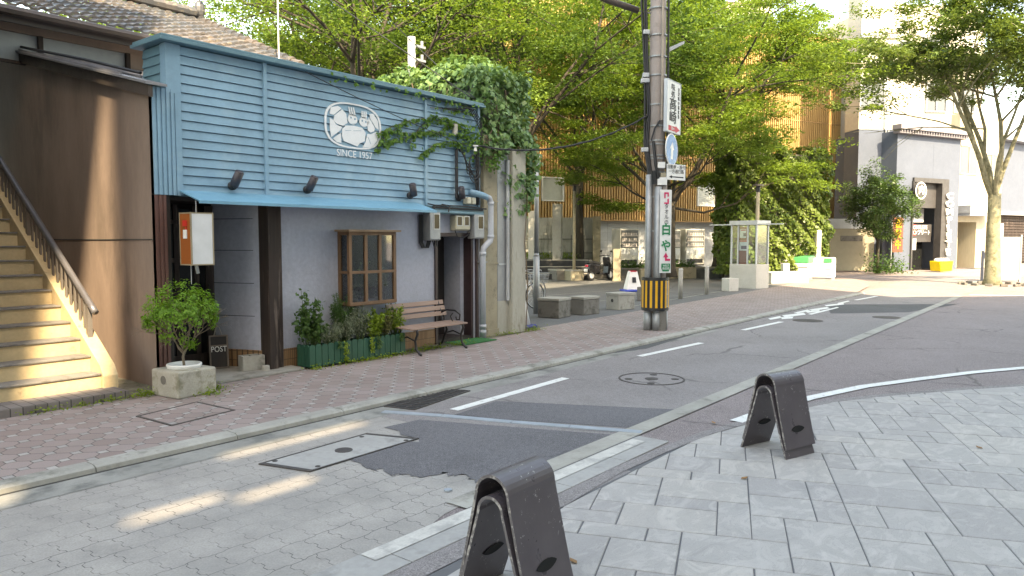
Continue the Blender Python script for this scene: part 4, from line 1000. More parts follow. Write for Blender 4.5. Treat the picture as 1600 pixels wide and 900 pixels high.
mb = MB(); mb.box(10.0,10.42,SY-.04,SY+.4,.0,.12); mb.box(10.01,10.41,SY-.03,SY+.4,1.30,1.33); mb.box(10.01,10.41,SY-.03,SY+.4,2.42,2.44); mb.build('pillar_course', m_tan, wl)
mb = MB(); mb.box(10.72,11.12,SY-.12,SY+.45,0,3.4); mb.build('pale_pillar', m_pale, wl, bevel=.015)
mb = MB(); mb.box(10.40,10.74,SY-.02,SY+.12,.0,.62); mb.build('low_wall', m_pale, wl, bevel=.012)
mb = MB(); mb.box(10.40,10.72,SY-.02,SY+.01,.62,3.3); mb.build('metal_panel', m_grey, wl)
mb = MB(); mb.cyl((10.66,SY-.05,.62),(10.66,SY-.05,3.2),.035,n=10); mb.box(10.42,10.7,SY-.035,SY-.02,1.28,1.31); mb.build('panel_pipe', m_greyl, wl)
mb = MB(); mb.box(10.1,11.2,SY+.3,12.2,2.2,4.6); mb.box(10.3,11.1,SY+.1,12.2,0,2.2); mb.build('back_wall', m_concrete_d, wl)
P, Nn = shell_leaves([(9.98,11.45,SY+.02,12.6,3.55,4.82),(10.75,11.55,SY-.05,9.6,2.55,3.7),(10.2,11.3,SY+.6,11.5,4.5,5.02)], 520, .12, lump=.17, seed=4)
# ragged skirt
kp = ~((P[:,0] < 10.7) & (P[:,2] < 3.1+.25*np.sin(P[:,0]*9)+.2*np.sin(P[:,1]*7)) & (P[:,1] < SY+.6)); P = P[kp]; Nn = Nn[kp]
hang = []
rs = np.random.default_rng(5)
for i in range(46):
    x = rs.uniform(10.0,11.5); y = SY+rs.uniform(-.2,.1) if rs.random() < .7 else SY+rs.uniform(.1,3); zt_ = 3.3 if x > 10.6 else 3.6; L = rs.uniform(.15,.85) if x > 10.7 else rs.uniform(.1,.45)
    if y > SY+.15: x = 11.5
    m = int(L*70); s = rs.random(m); hang.append(np.stack([x+rs.normal(0,.05,m)+.06*np.sin(s*5), y+rs.normal(0,.05,m), zt_-s*L-.35*(x > 10.7)], 1))
P = np.concatenate([P]+hang); Nn = np.concatenate([Nn, np.tile((-.3,-1,.2),(len(P)-len(Nn),1))])
V, F = leaves(P, Nn+np.array((0,0,.5)), .105, .85, .45, .1, droop=(0,0,-1.5)); quads_mesh('ivy', V, F, m_leaf_i, wl)
# dark core so that the ivy mass is not see-through: woody stems
mb = MB()
for i in range(70):
    x = rs.uniform(10.0,11.4); y = rs.uniform(SY+.05, 12); p = [Vector((x,y,rs.uniform(2.6,3.4)))]
    for q in range(4): p.append(p[-1]+Vector((rs.uniform(-.3,.3),rs.uniform(-.3,.3),rs.uniform(.15,.45))))
    mb.tube(p, .012, 4)
for x in (10.85,10.95,11.05,11.1):
    mb.tube([(x,SY-.14,0.0),(x+.03,SY-.16,.9),(x-.04,SY-.14,1.7),(x+.02,SY-.16,2.6)], .011, 5) if x > 11.06 else None
mb.build('stems', m_stem, wl)

# creeper trailing over the sign
cr_t = thing('creeper', (9.2,SY-.05,3.6), 'thin green creeper trailing sideways over the teal sign front towards the emblem', 'creeper')
mb = MB(); LP = []
def runner(pts, n, wd=.03):
    pts = [Vector(p) for p in pts]; mb.tube(pts, .006, 4)
    seg = [(pts[i], pts[i+1]) for i in range(len(pts)-1)]
    for _ in range(n):
        a, b = seg[rs.integers(len(seg))]; f = rs.random(); q = a.lerp(b, f); LP.append((q.x+rs.normal(0,wd), SY-.045-abs(rs.normal(0,.02)), q.z-abs(rs.normal(0,wd*1.2))))
Z = lambda px, py: (PY(px,py,SY-.04)[0], SY-.04, PY(px,py,SY-.04)[1])
for pts, n in [([(735,205),(700,193),(668,184),(640,188),(612,198),(590,210)],170),([(735,215),(700,208),(670,205),(640,214),(615,218),(596,226)],170),
               ([(730,225),(706,222),(682,224),(665,236),(655,246)],120),([(728,198),(700,186),(672,180)],70),([(662,206),(640,208),(618,206),(595,205)],70),
               ([(668,188),(655,200),(640,224),(650,228)],50),([(745,180),(720,175),(695,170),(672,168)],30),([(735,168),(700,160),(660,152)],22),([(705,192),(690,205),(668,210)],50),([(620,200),(605,212),(592,222),(588,238)],60)]:
    runner([Z(*p) for p in pts], n)
for i in range(260): LP.append((rs.uniform(9.25,9.95), SY-.05-rs.random()*.1, 3.42+rs.normal(0,.16)))
for i in range(60): LP.append((rs.uniform(6.6,9.9), SY-.14, 4.05-abs(rs.normal(0,.06))))
for i in range(150): LP.append((rs.uniform(9.95,10.35), SY-.08-rs.random()*.12, 3.12+rs.normal(0,.1)))
mb.build('stem', m_stem, cr_t); P = np.array(LP); V, F = leaves(P, np.tile((0,-1.,.5),(len(P),1)), .062, .8, .5, .1, droop=(0,0,-1)); quads_mesh('foliage', V, F, leafmat('creeper_leaf', (.04,.12,.02), (.10,.22,.03), .25, 8), cr_t)

# ---- potted bush and its planter ----
pb = (4.20, 8.08)
t = thing('stone_planter', (4.2,8.08,0), 'square weathered concrete planter block with a round hole, at the shop corner', 'planter')
Mp = RZ(R(6), (4.20,8.08,0))
mb = MB(); mb.box(-.24,.24,-.25,.25,0,.30,Mp); mb.build('block', mat('planter_stone', (.40,.38,.33), .95, .15, 4, .6, 50, stain=(.22,.21,.15), st=.52, ss=6, bd=.01), t, bevel=.02)
mb = MB(); mb.cyl(Mp @ Vector((-.2405,.02,.19)), Mp @ Vector((-.243,.02,.19)), .05, n=16); mb.build('hole', m_concrete_d, t)
mb = MB(); mb.lathe((4.21,8.09,.30), [(.15,-.05),(.175,.0),(.19,.03),(.185,.045),(.165,.045),(.16,.01),(.0,.005)], 28); mb.build('pot', m_white, t, smooth=50)
t = thing('potted_bush', (4.21,8.09,.3), 'round bushy green shrub with fine twiggy stems in the concrete planter', 'shrub')
mb = MB(); tips = []; rs = np.random.default_rng(12); c = Vector((4.21,8.09,.83))
def tw(p, d, L, r, lv):
    q = p+d*L; m_ = p.lerp(q,.5)+Vector(rs.normal(0,.012,3)); mb.tube([p,m_,q],[r,r*.8,r*.6],5,cap=False)
    if lv == 0: tips.append(q); return
    for i in range(rs.integers(3,5)):
        nd = (d+Vector(rs.normal(0,.38,3))+Vector((0,0,.08))).normalized(); tw(q, nd, L*rs.uniform(.6,.85), r*.62, lv-1)
mb.tube([(4.21,8.09,.3),(4.20,8.09,.42),(4.22,8.08,.5)],[.016,.014,.013],7)
for i in range(9):
    a = i*2.4; tw(Vector((4.21,8.09,.44+.01*i)), Vector((math.cos(a)*.66, math.sin(a)*.62, 1.0+.25*math.sin(i))).normalized(), .225, .009, 3)
mb.build('branches', mat('bush_twig', (.21,.165,.12), .8, .1), t, smooth=True)
T = np.array([tuple(p) for p in tips]); ctr = np.array((4.18,8.09,.92)); dd = (T-ctr)/np.array((.385,.36,.36)); rr = np.linalg.norm(dd,axis=1)
T = ctr+(T-ctr)*np.minimum(1, 1/np.maximum(rr,1e-6))[:,None]
extra = rs.normal(0,1,(260,3)); extra /= np.linalg.norm(extra,axis=1,keepdims=True); extra = extra[extra[:,2] > -.35]; T = np.concatenate([T, ctr+extra*np.array((.385,.36,.36))*rs.uniform(.86,1.04,(len(extra),1))])
P = np.repeat(T, 9, 0)+rs.normal(0,.022,(len(T)*9,3)); P = np.concatenate([P, np.array((4.25,8.02,.56))+rs.normal(0,.035,(160,3))]); o_ = P-ctr; V, F = leaves(P, o_/.3+np.array((0,0,.6)), .034, .5, .5, .1); quads_mesh('foliage', V, F, m_leaf_b, t)

# ---- green picket planter ----
t = thing('picket_planter', (6.9,8.35,0), 'long dark green picket-fence planter box below the bay window', 'planter')
m_green = mat('green_paint', (.012,.075,.045), .55, .18, 6, .15, 40, stretch=(1,1,.3), stain=(.06,.075,.06), st=.64, ss=7)
gx0, gx1, gy0, gy1 = 6.02, 7.78, SY-.36, SY-.08
def picket(a, b, y, th, hgt, axis='x'):
    mb = MB(); m_ = (a+b)/2
    if axis == 'x': mb.prism([(a,y,.03),(b,y,.03),(b,y,hgt-.03),((b*.7+m_*.3),y,hgt-.008),(m_,y,hgt),((a*.7+m_*.3),y,hgt-.008),(a,y,hgt-.03)], (0,th,0))
    else: mb.prism([(y,a,.03),(y,b,.03),(y,b,hgt-.03),(y,(b*.7+m_*.3),hgt-.008),(y,m_,hgt),(y,(a*.7+m_*.3),hgt-.008),(y,a,hgt-.03)], (th,0,0))
    return mb.build('picket', m_green, t)
np_ = 17; wp = (gx1-gx0)/np_
for i in range(np_): picket(gx0+i*wp+.004, gx0+(i+1)*wp-.006, gy0, .014, .33+.006*math.sin(i*2.1))
for i in range(3): picket(gy0+.016+i*.088, gy0+.016+i*.088+.080, gx0, .014, .33, 'y'); picket(gy0+.016+i*.088, gy0+.016+i*.088+.080, gx1-.014, .014, .33, 'y')
mb = MB(); mb.box(gx0+.016,gx1-.016,gy0+.016,gy1,.03,.06); mb.box(gx0+.016,gx1-.016,gy1-.015,gy1,.03,.3); mb.build('box_back', m_green, t)
mb = MB(); mb.box(gx0+.017,gx1-.017,gy0+.017,gy1-.017,.06,.28); mb.build('soil', plain('soil', (.05,.035,.025), .95), t)
def herb(x, y, z, rx_, ry_, rz_, n, size, mt, label, name='herb', asp=.4, stems=14, seed=0, jit=.6, droop=None, up=.3):
    rx_ *= 1.3; rz_ *= 1.12 if rz_ > .6 else 1.35; n = int(n*1.5); stems = int(stems*1.3)
    rs = np.random.default_rng(seed); t = thing(name, (x,y,z), label, 'plant', 'plants in the green planter' if abs(z-.28) < .01 else None); mb = MB(); Ps = []
    for i in range(stems):
        a = rs.uniform(0,2*math.pi); r = rs.uniform(.2,1)**.5; e = Vector((x+rx_*r*math.cos(a), y+ry_*r*math.sin(a), z+rz_*(1-.45*r*r)*rs.uniform(.75,1.05)))
        p0 = Vector((x+rx_*.3*math.cos(a)*r, y+ry_*.3*math.sin(a)*r, z)); m_ = p0.lerp(e,.5)+Vector((0,0,.03)); mb.tube([p0,m_,e],[.005,.004,.0025],4,cap=False)
        k_ = n//stems; f = rs.uniform(.25,1.02,k_); q = np.array(p0)*((1-f)**2)[:,None]+2*((1-f)*f)[:,None]*np.array(m_)+(f**2)[:,None]*np.array(e); Ps.append(q+rs.normal(0,size*.5,(k_,3)))
    mb.build('stem', m_stem_g, t); P = np.concatenate(Ps); V, F = leaves(P, np.tile((0,-.3,up),(len(P),1)), size, asp, jit, .08, droop=droop); quads_mesh('foliage', V, F, mt, t); return t
m_stem_g = mat('green_stem', (.07,.11,.035), .7, .2)
m_silver = leafmat('silver_leaf', (.13,.16,.11), (.24,.28,.20), .2, 12)
m_lime = leafmat('lime_leaf', (.11,.19,.02), (.22,.31,.04), .35, 12)
m_mid = leafmat('mid_leaf', (.035,.09,.025), (.08,.16,.04), .3, 12)
m_fern = leafmat('fern_leaf', (.03,.085,.02), (.07,.15,.03), .3, 15)
m_purple = leafmat('purple_green_leaf', (.10,.075,.05), (.16,.18,.06), .3, 12)
ZP = .28
herb(6.14,SY-.2,ZP,.18,.1,.78,260,.062,m_mid,'tall thin plant with broad leaves at the left end of the green planter',seed=1,stems=8,asp=.7)
herb(6.22,SY-.22,ZP,.16,.12,.36,420,.05,m_mid,'low leafy green plant below the tall one at the planter left end',seed=2,asp=.6)
herb(6.45,SY-.24,ZP,.20,.12,.24,900,.05,m_silver,'silvery spiky herb left of the feathery plant in the green planter',seed=3,asp=.16,stems=30,up=1.0,droop=(0,0,2.5))
herb(6.72,SY-.22,ZP,.18,.12,.33,800,.055,m_silver,'silver grey rosemary-like herb in front of the feathery plant',seed=4,asp=.16,stems=26,droop=(0,0,2.5))
herb(6.76,SY-.14,ZP,.17,.10,.74,2400,.03,m_fern,'tall feathery bright green plant before the left edge of the bay window',seed=5,asp=.3,stems=26)
herb(7.00,SY-.22,ZP,.18,.12,.42,900,.05,m_silver,'grey-green woody herb under the middle of the bay window',seed=6,asp=.2,stems=24,droop=(0,0,2.0))
herb(7.26,SY-.24,ZP,.16,.12,.36,700,.045,m_lime,'round lime green plant under the right side of the bay window',seed=7,asp=.8)
herb(7.48,SY-.22,ZP,.15,.12,.32,600,.04,m_purple,'purplish flowering herb between the lime plant and the bench',seed=8,asp=.5)
herb(7.68,SY-.2,ZP,.17,.12,.42,520,.045,m_lime,'loose yellow-green plant at the right end of the planter touching the bench',seed=9,asp=.5)
for i, (x, L) in enumerate(((6.62,.28),(7.10,.22),(7.22,.18),(6.52,.10),(7.68,.12))):
    rs = np.random.default_rng(30+i); m = int(40+L*260); s = rs.random(m); P = np.stack([x+rs.normal(0,.02,m), SY-.39+rs.normal(0,.012,m), .33-s*L], 1); V, F = leaves(P, np.tile((0,-1.,.3),(m,1)), .035, .6, .5, .1, droop=(0,0,-1))
    labs = ['trailing lime vine hanging down the picket planter front, left of centre','trailing lime vine hanging over the pickets near the planter middle','short green vine spilling over the pickets right of the planter middle','tiny vine tuft on the pickets below the silvery herb','tiny vine tuft near the right end of the picket planter']
    tag(quads_mesh('trailing_vine', V, F, m_lime if i < 2 else m_mid), labs[i], 'vine', 'vines over the picket planter')
# pot plants in the bay window
for i, (x, h_) in enumerate(((6.98,.08),(7.16,.10),(7.42,.07))):
    t = thing('window_pot', (x,SY-.16,.82), ['small white pot behind the left pane of the bay window','red-stemmed pot plant standing in the middle of the bay window','low pale pot trailing a vine behind the right panes of the bay window'][i], 'pot plant', 'pots in the bay window')
    mb = MB(); mb.lathe((x,SY-.16,.82), [(.0,0),(.035,0),(.045,h_),(.035,h_)], 14); mb.build('pot', plain('pot_clay%d' % i, (.45,.42,.36), .7), t)
    rs = np.random.default_rng(60+i); hh = (.18,.5,.45)[i]; m = (60,90,110)[i]; s = rs.random(m); P = np.stack([x+rs.normal(0,.05,m)+(s*.12 if i == 2 else 0), SY-.16+rs.normal(0,.03,m), .82+h_+s*hh], 1); V, F = leaves(P, np.tile((0,-1.,.5),(m,1)), .045, .7, .6); quads_mesh('foliage', V, F, m_silver if i != 1 else m_mid, t)
# weeds along the wall
rs = np.random.default_rng(77); Pw = []
for cx, cy, rx_, n in [(3.9,8.28,.3,300),(4.45,8.0,.25,160),(4.35,7.78,.2,120),(3.3,8.26,.4,120),(2.8,8.28,.2,60),(7.0,8.2,.9,420),(8.3,8.28,.5,330),(6.1,8.18,.1,60),(9.0,8.22,.3,120),(10.5,8.42,.5,120),(11.3,8.45,.3,200)]:
    Pw.append(np.stack([cx+rs.normal(0,rx_*.5,n), cy+rs.normal(0,.05,n), abs(rs.normal(0,.03,n))+.008], 1))
P = np.concatenate(Pw); V, F = leaves(P, np.tile((0,0,1.),(len(P),1)), .035, .5, .6, .05); o = quads_mesh('weeds', V, F, m_lime); o['kind'] = 'stuff'; o['label'] = 'low weeds growing along the foot of the shop wall and planters'
# fallen leaves
for (px_, py_), lab in (((1163,748),'brown fallen leaf on the slabs in front of the far bollard'),((1530,700),'tan fallen leaf on the slabs at the right'),((896,878),'large tan fallen leaf next to the near bollard foot'),((1115,661),'pale fallen leaf on the pink asphalt by the gutter')):
    x, y = G(px_, py_, ZR+.01); mb = MB(); a = random.uniform(0,6); s = .03
    pts = [(-s,0,0),(-s*.4,s*.5,.006),(s*.4,s*.45,.003),(s,0,.012),(s*.4,-s*.45,.002),(-s*.4,-s*.5,.005)]
    Mx = Matrix.Translation((x,y,ZR+.012)) @ Matrix.Rotation(a,4,'Z'); mb.prism([Mx @ Vector(p) for p in pts], (0,0,.0015)); tag(mb.build('fallen_leaf', plain('dry_leaf', (.30,.16,.07), .8) if 'dry_leaf' not in bpy.data.materials else bpy.data.materials['dry_leaf']), lab, 'leaf', 'fallen leaves')
# =============== FAR SIDE: terrace, slatted hall, restaurant ===============
def frame2(a, b):
    """matrix: local x along a->b on the ground, local y away from the viewer, z up"""
    a = Vector((*a,0)); b = Vector((*b,0)); d = (b-a).normalized(); n = Vector((-d.y, d.x, 0))
    if n.dot(Vector((a.x,a.y,0))) < 0: n = -n
    return Matrix(((d.x,n.x,0,a.x),(d.y,n.y,0,a.y),(0,0,1,0),(0,0,0,1))), (b-a).length
# terrace with dark steps
A = D(640,33.4); B = D(1128,33.0); MT, LT = frame2(A, B)
m_terr = mat('terrace_wall', (.10,.095,.085), .95, .2, 2, .4, 30, stain=(.06,.06,.05), st=.5, ss=3)
mb = MB(); MBc = MT
mb.box(0, LT, 0, 40, -.05, .40, MT); t = tag(mb.build('raised_terrace', m_terr), 'raised terrace with a dark retaining wall across the back of the plaza', 'terrace'); 
mb = MB(); mb.box(.02, LT-.02, .02, 39, .402, .412, MT); struct(mb.build('terrace_paving', m_plaza))
mb = MB(); mb.box(9.3, 13.2, -.03, .28, .40, .46, MT); mb.box(13.6, LT-.1, -.03, .28, .40, .46, MT); tag(mb.build('terrace_coping', m_concrete_d), 'concrete coping along the retaining wall of the terrace', 'coping')
t = thing('plaza_steps', (MT @ Vector((5.2,0,0)))[:], 'dark stone steps with pale edges at the back left of the plaza', 'steps')
m_dstone = mat('dark_step_stone', (.035,.035,.038), .7, .2, 2, .3, 30)
for i in range(3):
    mb = MB(); mb.box(1.0, 8.2, -1.2+.42*i+1.0, 3, .28*i+.002 if i else 0, .28*(i+1), MT @ Matrix.Translation((0,-.9,0))); mb.build('step', m_dstone, t)
    mb = MB(); mb.box(1.0, 8.2, -1.21+.42*i+1.0, -1.2+.42*i+1.06, .28*(i+1)-.03, .28*(i+1)+.006, MT @ Matrix.Translation((0,-.9,0))); mb.build('step_edge', m_concrete, t)
# hall with vertical timber-coloured slats
A = D(790,36.6); B = D(1340,48.7); MH, LH = frame2(A, B)
hall = thing('slatted_hall', (*A,0), 'large orange-brown hall clad in vertical slats above a pale ground floor', 'building')
m_slat = mat('ochre_slat', (.50,.32,.135), .6, .12, 2, .1, 30, stretch=(1,1,.1))
m_slat_b = mat('ochre_backing', (.38,.23,.10), .7, .1, 2, .1, 30)
zb_, zt_h = 2.78, 14.3
mb = MB(); mb.box(0, LH, 0.12, 12, zb_, zt_h, MH); mb.build('wall', m_slat_b, hall)
mb = MB(); n = int(LH/.17)
wins = [(2.1,3.3,3.75,4.85),(12.3,13.6,3.7,4.9)]
for i in range(n):
    x = i*.17+.05
    segs = [(zb_-.05, zt_h+.05)]
    for w in wins:
        if w[0]-.05 < x < w[1]+.02: segs = [(zb_-.05, w[2]), (w[3], zt_h+.05)]
    for z0_, z1_ in segs: mb.box(x, x+.075, 0, .12, z0_, z1_, MH)
o = mb.build('slat_cladding', m_slat, hall)
mb = MB()
for z in (zb_-.06, 6.3, 9.0, zt_h): mb.box(0, LH, -.006, .118, z, z+.06 if z != 6.3 else z+.04, MH)
mb.build('seam', m_slat_b, hall)
for w in wins:
    mb = MB(); mb.box(w[0]-.06, w[1]+.06, -.05, .115, w[2]-.06, w[2], MH); mb.box(w[0]-.06, w[1]+.06, -.05, .115, w[3], w[3]+.06, MH); mb.box(w[0]-.06, w[0], -.05, .115, w[2], w[3], MH); mb.box(w[1], w[1]+.06, -.05, .115, w[2], w[3], MH)
    wf = mb.build('window', m_white, hall)
    mb = MB(); mb.box(w[0], w[1], .06, .08, w[2], w[3], MH); mb.build('pane', plain('frosted_pane', (.5,.52,.5), .25), wf)
m_gf = mat('white_panel_wall', (.42,.44,.46), .6, .06, 1, .05, 10)
mb = MB(); mb.box(5.0, LH, .6, 1.0, 0, zb_, MH); mb.build('ground_floor_wall', m_gf, hall)
mb = MB()
for z in (.9,1.3,1.7,2.1,2.5): mb.box(5.0, LH-5, .595, .605, z, z+.015, MH)
for x in (6.5,8.5,10.5,12.5): mb.box(x, x+.02, .594, .606, .4, zb_, MH)
mb.build('panel_joint', m_grey, hall)
mb = MB(); mb.box(0, LH, .1, 2, zb_-.02, zb_+.0, MH); mb.build('soffit', m_gf, hall)
mb = MB(); mb.box(0, 5.0, .8, 1.2, .8, zb_, MH); mb.build('stone_wall', m_concrete_l, hall)
# concrete back wall with iron trellis
A = D(836,35.2); B = D(936,35.0); MW, LW = frame2(A, B)
t = thing('weathered_wall', (*A,.8), 'weathered concrete wall with an iron trellis on the terrace, below the slats', 'wall')
mb = MB(); mb.box(-1, LW, 0, .3, .4, 2.78, MW); mb.build('wall', mat('streaked_wall', (.36,.35,.31), .95, .14, 1.5, .3, 30, stain=(.15,.145,.125), st=.52, ss=2.2, stretch=(1,1,.25)), t)
mb = MB(); mb.box(LW-.32, LW+.04, -.5, .0, .4, 2.82, MW); mb.build('pilaster', m_tan, t)
mb = MB()
for x in (1.1,1.7,2.3,2.7): mb.box(x, x+.025, -.12, -.09, .8, 1.95, MW)
for z in (1.1,1.75): mb.box(-.6, 2.8, -.13, -.10, z, z+.025, MW)
mb.build('trellis', m_iron, t)
mb = MB(); mb.box(-1, LW-.4, -.9, -.5, .4, .85, MW); mb.build('planting_kerb', m_concrete_d, t)
rs = np.random.default_rng(9); P = np.stack([rs.uniform(-1.2,2.2,900), rs.uniform(-.85,-.3,900), .85+rs.random(900)*.28], 1); P = np.array([tuple(MW @ Vector(p)) for p in P]); V, F = leaves(P, np.tile((0,0,.3),(900,1)), .16, .15, .5, .02, droop=(0,0,3)); tag(quads_mesh('tall_grass', V, F, m_lime), 'sunlit tufts of grass at the foot of the weathered wall', None, None, 'stuff')
# stone posts and lamp on the terrace
for (px, d, z0, z1, wd, lab, mt) in ((871,33.6,.4,3.35,.40,'tall square stone post on the terrace before the weathered wall',m_concrete),(831,34,.4,3.05,.28,'pale stone post next to the ivy edge, behind the grey lamp pole',m_concrete_l),(964,31,.0,1.35,.30,'low squared stone post between scooter and vending machine',m_tan)):
    x, y = D(px, d); Mo = RZ(R(25),(x,y,0)); mb = MB(); mb.box(-wd/2,wd/2,-wd/2,wd/2,z0,z1,Mo); mb.box(-wd/2-.02,wd/2+.02,-wd/2-.02,wd/2+.02,z0,z0+.1,Mo); tag(mb.build('stone_post', mt, bevel=.02), lab, 'stone post')
def lamp_post(px, d, z0, z1, r, lab):
    x, y = D(px, d); t = thing('plaza_lamp', (x,y,z0), lab, 'lamp', 'flat-topped lamps on the plaza'); mb = MB(); mb.cyl((x,y,z0),(x,y,z1),r,r*.9,12); mb.cyl((x,y,z0),(x,y,z0+.1),r*1.6,r*1.5,12); mb.build('post', m_tan if r < .08 else m_greyl, t, smooth=40)
    mb = MB(); mb.cyl((x,y,z1-.22),(x,y,z1),r*1.05,r*1.05,12); mb.build('louvre', m_black, t); mb = MB(); mb.cyl((x,y,z1),(x,y,z1+.07),r*2.8,r*2.6,16); mb.build('cap', mat('lamp_cap', (.10,.08,.06), .5) if 'lamp_cap' not in bpy.data.materials else bpy.data.materials['lamp_cap'], t)
lamp_post(897,32.0,.0,4.05,.07,'thin brown flat-topped lamp post by the plaza steps')
lamp_post(1182,27.6,-.05,3.72,.075,'white flat-topped lamp post rising behind the smoking booth')
# vending machines
def vending(px, d, z0, wd, hh, rows, lab, ang_=0, dark=False):
    x, y = D(px, d); a = math.atan2(MH[1][0], MH[0][0])+ang_; Mo = RZ(a,(x,y,0)); t = thing('vending_machine', (x,y,z0), lab, 'vending machine', 'vending machines under the hall')
    mb = MB(); mb.box(0,wd,0,.75,z0+.06,z0+hh,Mo); mb.build('cabinet', mat('vending_body', (.50,.50,.47), .5, .08, 3, .05, 20, stain=(.36,.35,.31), st=.6, ss=3) if 'vending_body' not in bpy.data.materials else bpy.data.materials['vending_body'], t, bevel=.02)
    mb = MB(); mb.box(.05,wd-.05,-.02,0,z0+hh*.50,z0+hh-.06,Mo); mb.build('display', plain('display_back', (.10,.11,.12), .3), t)
    mb = MB()
    for r_ in range(rows):
        z = z0+hh*.54+r_*(hh*.42/rows); mb.box(.07,wd-.07,-.035,-.02,z-.02,z+.01,Mo)
        for i in range(9): 
            c_ = .10+i*(wd-.2)/9; mb.box(c_,c_+.055,-.045,-.022,z+.012,z+.14*3/rows,Mo)
    mb.build('sample_row', plain('sample_white', (.55,.5,.48), .4), t)
    mb = MB(); mb.box(.05,wd*.45,-.015,0,z0+hh*.33,z0+hh*.47,Mo); mb.box(wd*.52,wd-.06,-.015,0,z0+hh*.30,z0+hh*.47,Mo); mb.build('coin_panel', m_greyl, t)
    mb = MB(); mb.box(.08,wd-.12,-.02,0,z0+.14,z0+.34,Mo); mb.build('dispensing_flap', m_black, t)
    mb = MB(); mb.box(.0,wd,.02,.7,z0,z0+.06,Mo); mb.build('foot', m_black, t)
    return t
vending(969,36.2,.41,1.12,1.85,3,'white drinks vending machine left of the utility pole')
vending(1040,37.2,.41,.95,1.83,2,'pale vending machine half hidden behind the utility pole')
vending(1071,37.6,.41,1.25,1.87,3,'wide white vending machine with a brown flank, right of the pole')
# low greenery bed and kerb stones between scooter and pole
rs = np.random.default_rng(19); P = np.array([tuple(MT @ Vector((rs.uniform(9.2,12.9), rs.uniform(.2,1.2), .45+abs(rs.normal(0,.16))))) for _ in range(1500)]); V, F = leaves(P, np.tile((0,0,.8),(len(P),1)), .11, .6, .6); tag(quads_mesh('ground_cover', V, F, m_mid), 'low green ground cover in the bed before the vending machines', None, None, 'stuff')
for px, d, wd, lab in ((1020,31.0,1.0,'low stone bench block just behind the utility pole'),(1062,33.0,1.5,'long low kerb stone left of the smoking booth'),(1105,33.5,1.6,'sunlit low stone seat between the two round bollards')):
    x, y = D(px,d); Mo = RZ(R(-52),(x,y,0)); mb = MB(); mb.box(-wd/2,wd/2,0,.45,0,.5,Mo); tag(mb.build('stone_bench', m_tan, bevel=.02), lab, 'stone seat')

# ivy-clad block on the right
A = D(1150,30.2); B = D(1300,32.3); MI, LI = frame2(A, B)
t = thing('ivy_block', (*A,0), 'tall block completely overgrown with green and yellow-green ivy, behind the recycling bins', 'ivy wall')
mb = MB(); mb.box(.6, LI-.35, .6, 1.4, 0, 5.4, MI); mb.build('wall', m_concrete_d, t)
P, Nn = shell_leaves([(.25,LI,.2,1.7,.3,5.7)], 330, .16, lump=.26, seed=8)
jag = P[:,2] < 5.55+.3*np.sin(P[:,0]*3.1); P = P[jag]; Nn = Nn[jag]
P2 = np.array([tuple(MI @ Vector(p)) for p in P]); N2 = np.array([tuple(MI.to_3x3() @ Vector(p)) for p in Nn]); V, F = leaves(P2, N2+np.array((0,0,.5)), .15, .8, .5, .1, droop=(0,0,-1)); quads_mesh('ivy', V, F, m_leaf_i2, t)
A = D(1190,30.0); B = D(1306,31.2); MP2, LP2 = frame2(A, B)
t = tag(MB().box(-.2, 1.6, -.9, -.1, 0, .45, MP2).build('low_planter_wall', m_concrete_l, bevel=.02), 'low pale concrete planter wall between smoking booth and recycling bins', 'planter wall')
mb = MB(); mb.prism([MP2 @ Vector(p) for p in ((LP2-1.9,1.3,0),(LP2,1.3,0),(LP2,1.3,2.1),(LP2-.4,1.3,1.9),(LP2-1.9,1.3,.9))], MP2.to_3x3() @ Vector((0,.18,0))); mb.box(LP2-.22, LP2+.02, .9, 1.3, 0, 2.15, MP2); tag(mb.build('sunlit_wall_wedge', m_concrete_l, bevel=.02), 'pale concrete wall behind the recycling bins, its slope shaped as the edge of sunlight', 'wall')  # slope stands in for the diagonal edge of sunlight on the pale wall
# smoking booth
bx_, by_ = G(1140,448); A = G(1139,449); B = G(1181,451.5); MS, LS = frame2(A, B)
t = thing('smoking_booth', (*A,0), 'small glass booth on a pale concrete base with posters, beside the sidewalk', 'booth')
mb = MB(); mb.box(0, LS, 0, .8, -.01, .86, MS); mb.build('base', m_concrete_l, t, bevel=.02)
mb = MB(); mb.box(-.02, LS+.02, -.02, .82, 2.26, 2.42, MS); mb.build('canopy', m_greyl, t, bevel=.01)
mb = MB(); mb.box(-.9, LS+1.0, -.01, .05, 2.26, 2.30, MS); mb.build('canopy_rail', m_greyl, t)
mb = MB()
for x, y in ((.02,.02),(LS-.07,.02),(.02,.73),(LS-.07,.73),(.30,.02),(LS*.62,.02)): mb.box(x, x+.05, y, y+.05, .86, 2.26, MS)
mb.build('frame', m_greyl, t)
mb = MB(); mb.box(.05, LS-.05, .04, .05, .9, 2.24, MS); mb.box(LS-.05, LS-.04, .05, .75, .9, 2.24, MS); mb.build('pane', glassmat('booth_glass', (.85,.92,.92), .8), t)
mb = MB(); mb.box(.28, LS*.62, .10, .13, .87, 2.2, MS); mb.build('poster_board', plain('red_brown_board', (.26,.07,.04), .6), t)
mb = MB(); mb.box(.36, LS*.55, .085, .098, 1.80, 2.12, MS); mb.build('poster', m_white, t)
mb = MB(); mb.box(.34, LS*.60, .085, .098, 1.35, 1.72, MS); mb.build('poster', m_white, t)
mb = MB(); mb.box(.36, LS*.60, .080, .084, 1.66, 1.715, MS); mb.box(.40, LS*.54, .080, .084, 2.06, 2.10, MS); mb.build('poster_band', plain('poster_red', (.55,.06,.06), .6), t)
